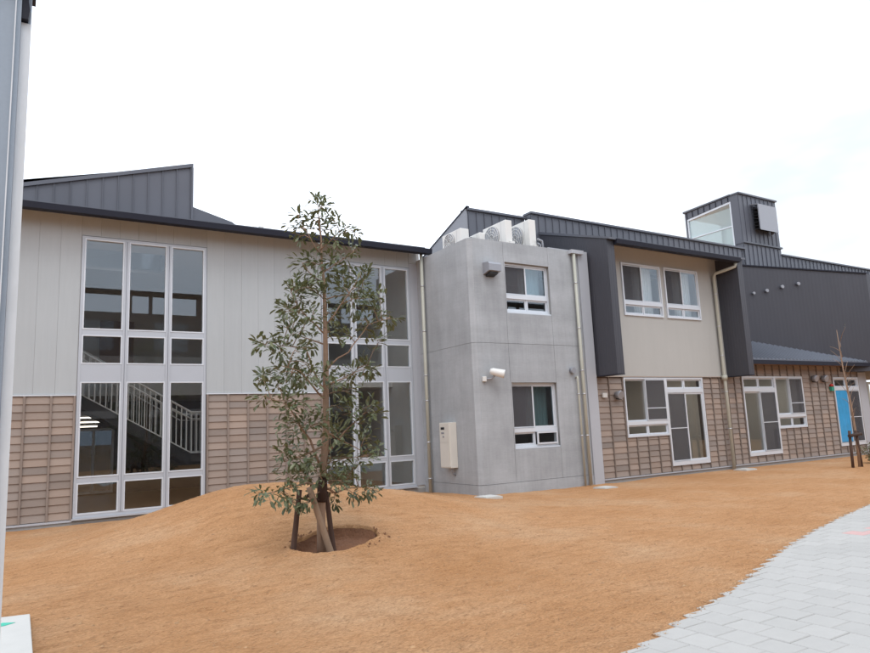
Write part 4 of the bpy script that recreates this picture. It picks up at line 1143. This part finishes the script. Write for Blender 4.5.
CLUSTERS = [(3.34, 8.22, 4.71, 0.095), (3.31, 7.98, 4.58, 0.081), (3.01, 8.02, 4.42, 0.095), (3.15, 8.15, 4.42, 0.081), (3.01, 8.19, 4.29, 0.108), (3.24, 8.24, 4.32, 0.108), (3.42, 8.25, 4.49, 0.108), (3.45, 7.93, 4.38, 0.081), (3.4, 8.14, 4.3, 0.108), (3.05, 8.17, 4.18, 0.081), (3.69, 8.1, 4.34, 0.081), (3.76, 7.97, 4.25, 0.081), (3.31, 8.09, 4.09, 0.121), (3.47, 7.94, 4.1, 0.108), (3.89, 8.27, 4.1, 0.095), (3.12, 8.25, 3.84, 0.135), (3.23, 8.12, 3.82, 0.121), (3.43, 8.02, 3.88, 0.108), (3.7, 8.26, 3.94, 0.108), (3.48, 8.16, 3.74, 0.108), (3.75, 8.41, 3.75, 0.121), (4.02, 8.38, 3.77, 0.108), (3.99, 8.11, 3.78, 0.068), (3.19, 8.03, 3.6, 0.108), (3.0, 8.18, 3.56, 0.121), (3.0, 8.04, 3.39, 0.135), (3.07, 7.83, 3.43, 0.108), (3.28, 7.94, 3.39, 0.108), (3.83, 8.35, 3.5, 0.135), (3.76, 7.73, 3.31, 0.108), (3.99, 7.74, 3.33, 0.095), (2.88, 8.2, 3.21, 0.108), (2.88, 7.92, 3.43, 0.108), (2.98, 8.13, 3.32, 0.108), (3.23, 8.08, 3.4, 0.108), (2.8, 7.97, 3.12, 0.121), (3.18, 8.5, 3.25, 0.121), (3.11, 7.86, 3.09, 0.121), (3.58, 8.03, 3.5, 0.108), (3.76, 7.86, 3.47, 0.121), (3.82, 8.21, 3.28, 0.121), (3.92, 7.92, 3.34, 0.108), (3.87, 7.98, 3.09, 0.135), (4.26, 8.3, 3.19, 0.108), (4.26, 7.96, 3.09, 0.108), (3.99, 8.15, 2.96, 0.121), (4.32, 8.42, 2.87, 0.068), (2.77, 7.78, 2.94, 0.121), (2.95, 7.75, 2.9, 0.121), (2.83, 7.88, 2.83, 0.121), (3.54, 8.31, 3.19, 0.108), (3.51, 8.19, 2.92, 0.121), (3.55, 7.89, 2.85, 0.108), (2.47, 7.96, 2.69, 0.095), (2.56, 7.84, 2.7, 0.081), (2.75, 8.07, 2.63, 0.121), (2.83, 7.73, 2.64, 0.121), (3.2, 8.26, 2.77, 0.108), (2.95, 8.42, 2.54, 0.121), (3.15, 8.46, 2.49, 0.121), (2.77, 8.29, 2.38, 0.108), (3.09, 8.47, 2.33, 0.121), (3.01, 7.71, 2.3, 0.121), (3.3, 7.93, 2.35, 0.121), (3.75, 8.47, 2.33, 0.121), (3.84, 8.32, 2.39, 0.108), (3.9, 8.03, 2.47, 0.108), (4.18, 8.45, 2.45, 0.081), (2.54, 8.2, 2.33, 0.068), (2.78, 8.35, 2.25, 0.095), (2.48, 7.93, 2.06, 0.108), (2.79, 7.85, 2.28, 0.121), (3.06, 8.06, 2.27, 0.121), (3.33, 7.81, 2.2, 0.121), (3.64, 8.01, 2.12, 0.095), (4.08, 8.47, 2.43, 0.108), (2.83, 7.97, 2.05, 0.108), (2.92, 7.71, 1.98, 0.121), (2.68, 7.74, 1.91, 0.108), (2.74, 7.84, 1.73, 0.108), (3.0, 8.33, 1.62, 0.108), (2.96, 7.99, 1.75, 0.121), (3.09, 7.93, 1.75, 0.121), (3.16, 7.78, 1.73, 0.108), (3.58, 8.49, 1.69, 0.121), (3.49, 8.04, 1.94, 0.108), (3.57, 7.87, 1.84, 0.121), (3.78, 7.75, 1.91, 0.121), (3.84, 7.74, 1.82, 0.108), (3.7, 7.83, 1.69, 0.095), (3.97, 8.24, 1.52, 0.121), (3.92, 7.82, 1.38, 0.081), (3.28, 7.73, 1.55, 0.135), (3.56, 8.09, 1.59, 0.108), (2.68, 7.9, 1.42, 0.108), (3.06, 8.5, 1.4, 0.108), (2.92, 7.8, 1.3, 0.121), (2.87, 8.12, 1.25, 0.121), (2.9, 8.32, 1.14, 0.108), (3.11, 8.03, 1.31, 0.121), (3.46, 8.49, 1.29, 0.121), (3.43, 8.08, 1.24, 0.135), (3.52, 7.89, 1.27, 0.121), (3.73, 8.03, 1.2, 0.121), (3.75, 7.73, 1.29, 0.108), (3.47, 8.04, 1.13, 0.121), (3.26, 7.9, 1.1, 0.121), (3.11, 8.41, 1.14, 0.121), (3.21, 8.36, 1.16, 0.108), (2.48, 8.1, 0.91, 0.081), (2.49, 7.73, 0.89, 0.095), (2.73, 7.9, 0.87, 0.108), (2.84, 7.89, 0.78, 0.108), (2.96, 7.87, 0.75, 0.081), (2.81, 7.89, 1.06, 0.121), (3.17, 8.4, 1.06, 0.108), (3.11, 7.81, 1.09, 0.121), (3.39, 7.74, 1.02, 0.108), (3.86, 8.44, 1.02, 0.108), (3.75, 8.15, 0.79, 0.108), (4.04, 8.49, 0.77, 0.108), (3.98, 8.02, 0.83, 0.095), (3.56, 8.42, 0.7, 0.068), (3.45, 8.22, 0.92, 0.081), (3.3, 8.33, 0.79, 0.081)]

def leafy(mb, c, r, n, rnd, ln=(.07, .122), root=None):
    c = Vector(c)
    for k in range(n):
        d = Vector((rnd.gauss(0, 1), rnd.gauss(0, 1), rnd.gauss(0, .9)))
        if d.length < .01: continue
        d.normalize()
        base = c + d * (r * rnd.random() ** .45)
        out = (base - (root if root is not None else c) + Vector((0, 0, .02))).normalized()
        dr = (out * .6 + d * .35 + Vector((rnd.gauss(0, .35), rnd.gauss(0, .35), 0)) + Vector((0, 0, rnd.uniform(-.75, .3)))).normalized()
        l = rnd.uniform(*ln); w = l * rnd.uniform(.14, .2)
        sd = dr.cross(Vector((rnd.gauss(0, .45), rnd.gauss(0, .45), 1)))
        if sd.length < .05: continue
        sd.normalize(); up = sd.cross(dr)
        A = base + dr * (l * .3) + up * (l * .02); B = base + dr * (l * .72) - up * (l * .02); tip = base + dr * l - up * (l * .1)
        i = len(mb.v); k1, k2 = w * .85, w
        mb.v += [tuple(base), tuple(A - sd * k1 + up * k1 * .3), tuple(A), tuple(A + sd * k1 + up * k1 * .3), tuple(B - sd * k2 + up * k2 * .3), tuple(B), tuple(B + sd * k2 + up * k2 * .3), tuple(tip)]
        mb.f += [(i, i + 2, i + 1), (i, i + 3, i + 2), (i + 1, i + 2, i + 5, i + 4), (i + 2, i + 3, i + 6, i + 5), (i + 4, i + 5, i + 7), (i + 5, i + 6, i + 7)]; mb.sm += [False] * 6

rt = random.Random(21)
gz = ground_z(TRUNK[0][0], TRUNK[0][1])
tree = thing('evergreen_tree', (TRUNK[0][0], TRUNK[0][1], gz), 'slender young evergreen tree with long dark leaves standing on the orange mound', 'tree')
nT = len(TRUNK)
prof = [.062, .053, .049, .046, .043, .040, .036, .031, .026, .021, .016, .012, .008, .004]
tp = [Vector(p) for p in TRUNK]; tp[0].z = gz - .08
tm = MB().tube(tp, prof, 12, jitter=.06)
part(tree, 'trunk', tm, 'bark')
skeleton = []
def samples(pts, k=6):
    out = []
    for a, b in zip(pts, pts[1:]):
        for q in range(k): out.append(Vector(a).lerp(Vector(b), q / k))
    out.append(Vector(pts[-1])); return out
skeleton += samples(tp[2:])
for lb in LIMBS:
    z0 = lb[0][2]; r0 = max(.005, .019 - .0035 * (z0 - .8))
    pts = [Vector(p) + Vector((rt.uniform(-.012, .012), rt.uniform(-.02, .02), 0)) * (1 if k else 0) for k, p in enumerate(lb)]
    fine = []
    for k in range(len(pts) - 1):
        fine += [pts[k], pts[k].lerp(pts[k + 1], .5) + Vector((rt.uniform(-.012, .012), rt.uniform(-.012, .012), rt.uniform(-.012, .012)))]
    fine.append(pts[-1])
    part(tree, 'limb', MB().tube(fine, [r0 * (1 - .75 * k / (len(fine) - 1)) for k in range(len(fine))], 8), 'bark')
    skeleton += samples(fine, 3)
tw_ = MB(); lf = MB()
for (x, y, z, r) in CLUSTERS:
    c = Vector((x, y, z))
    near = min(skeleton, key=lambda s: (s - c).length + max(0, s.z - c.z + .05) * .9)
    mid = near.lerp(c, .5) + Vector((0, 0, .03))
    tw_.tube([near, mid, c], [.0065, .005, .003], 5)
    for q in range(3):
        e = c + Vector((rt.gauss(0, 1), rt.gauss(0, 1), rt.gauss(0, 1))).normalized() * r * .8
        tw_.tube([mid.lerp(c, .6), e], [.0032, .002], 4)
    leafy(lf, c, r * 1.2, int((15 if z > 3.9 else 22 if z > 1.4 else 17) + r * 90), rt, root=near)
    leafy(lf, mid, r * .7, 5, rt, root=near)
part(tree, 'twigs', tw_, 'bark', kind='stuff')
part(tree, 'crown', lf, 'leaf', kind='stuff')
part(tree, 'trunk_wrap', MB().tube([tp[1].lerp(tp[2], .6), tp[2].lerp(tp[3], .1), tp[2].lerp(tp[3], .45)], [.06, .064, .056], 12, jitter=.05), 'wrap')

def stake(foot, top, r, m, label):
    f, t = Vector(foot), Vector(top)
    f.z = ground_z(f.x, f.y) - .06
    o = thing('tree_stake', (f.x, f.y, ground_z(f.x, f.y)), label, 'stake', 'support stakes round the tree')
    n = 6
    part(o, 'pole', MB().tube([f.lerp(t, k / n) for k in range(n + 1)], [r * (1.06 - .12 * k / n) for k in range(n + 1)], 10, jitter=.05), m)
    return o, t
_, t1 = stake((2.87, 8.08, 0), (2.99, 8.12, .92), .034, 'stakedark', 'dark brown stake left of the tree, standing apart')
_, t2 = stake((3.36, 7.93, 0), (3.07, 8.0, .95), .040, 'stakepale', 'thick pale log stake leaning in front of the trunk')
_, t3 = stake((3.44, 8.12, 0), (3.37, 8.2, .86), .034, 'stakedark', 'dark brown stake just right of the trunk')
tie = thing('tree_tie', (3.24, 8.1, .78), 'dark rope tie binding the stakes to the trunk', 'rope')
for a, b in ((t1, t2), (t2, t3), (t1, t3)):
    part(tie, 'rope', MB().tube([a - Vector((0, 0, .1)), (a + b) / 2 - Vector((0, .03, .13)), b - Vector((0, 0, .08))], .016, 6), 'wrap')

# young bare tree with two stakes near the right edge
yx, yy = 20.15, 10.15
yt = thing('young_tree', (yx, yy, 0), 'thin bare young tree tied to stakes in front of the blue filmed door', 'tree')
ytop = Vector((20.05, 10.2, 3.9))
part(yt, 'trunk', MB().tube([(yx + .05, yy, -.05), (yx + .08, yy, .9), (yx + .02, yy, 1.8), (yx - .08, yy + .03, 2.8), ytop], [.04, .034, .028, .02, .008], 8), 'bark')
ty = MB(); ry = random.Random(5); yl = MB()
for k in range(16):
    z = 1.3 + 2.4 * k / 16; b = Vector((yx + .05 - .06 * (z - 1), yy, z)); a = ry.uniform(0, 6.28)
    e = b + Vector((math.cos(a) * .28, math.sin(a) * .28, ry.uniform(.15, .4)))
    ty.tube([b, b.lerp(e, .5) + Vector((0, 0, .03)), e], [.008, .006, .003], 5)
    if k % 5 == 0: leafy(yl, e, .05, 2, ry, (.04, .06))
part(yt, 'twigs', ty, 'bark', kind='stuff')
part(yt, 'leaves', yl, 'leaf', kind='stuff')
for k, (x0, x1, lab) in enumerate(((19.8, 19.86, 'left of the two dark stakes holding the bare young tree'), (20.28, 20.2, 'right of the two dark stakes holding the bare young tree'))):
    o = thing('tree_stake', (x0, yy - .02, 0), lab, 'stake', 'support stakes of the bare young tree')
    part(o, 'pole', MB().tube([(x0, yy - .02, -.1), (x1, yy - .02, 1.02)], .04, 8), 'stakedark')
tie = thing('tree_tie', (20.05, yy, .9), 'dark crossbar and rope binding the bare young tree to its stakes', 'rope')
part(tie, 'rope', MB().tube([(19.72, yy - .07, .88), (20.36, yy - .07, .92)], .045, 8).tube([(20.22, yy - .07, .92), (20.3, yy + .06, .9)], .06, 8), 'wrap')
# low shrub cut by the right edge
sx, sy_ = 21.75, 10.5
sb = thing('shrub', (sx, sy_, 0), 'small dark shrub at the right edge beyond the bare young tree', 'shrub')
ss = MB(); sf = MB(); rq = random.Random(9)
for k in range(26):
    e = Vector((sx + rq.gauss(0, .13), sy_ + rq.gauss(0, .13), rq.uniform(.12, .62)))
    ss.tube([(sx, sy_, -.02), Vector((sx, sy_, .1)).lerp(e, .5), e], [.01, .007, .003], 5); leafy(sf, e, .1, 22, rq, (.05, .09))
part(sb, 'stems', ss, 'bark', kind='stuff'); part(sb, 'foliage', sf, 'leaf', kind='stuff')

# ================================================================== BUILDING ACROSS THE COURTYARD (seen reflected in the glass)
PARA, EAVE, OY = 9.45, 10.7, -14.0
ob = thing('courtyard_building', (6, OY, 0), 'dark building across the courtyard, seen only reflected in the tall windows', 'building')
part(ob, 'wall', MB().box(-16, 40, OY - 6, OY, -.2, PARA - .001), 'opp')
part(ob, 'wing_wall', MB().box(40, 46, OY - 6, 9, -.2, 7.0), 'opp')
for zb in (3.0, 6.3): part(ob, 'floor_band', MB().box(-16, 39.9, OY + .001, OY + .1, zb, zb + .45), 'opplight')
for k in range(13):
    xx = -14.5 + k * 4.3
    for zb in (.5, 3.9, 7.1): part(ob, 'window', MB().box(xx, xx + 2.0, OY + .001, OY + .05, zb, zb + 1.8), 'glass')
    part(ob, 'column', MB().box(xx + 2.6, xx + 3.0, OY - .45, OY - .1, PARA, EAVE - .001), 'opp'); part(ob, 'column', MB().box(xx + 4.0, xx + 4.2, OY - .4, OY - .2, PARA, EAVE - .001), 'opp')
part(ob, 'canopy_roof', MB().box(-16.4, 39.9, OY - .9, OY + .2, EAVE, EAVE + .14), 'gutter')
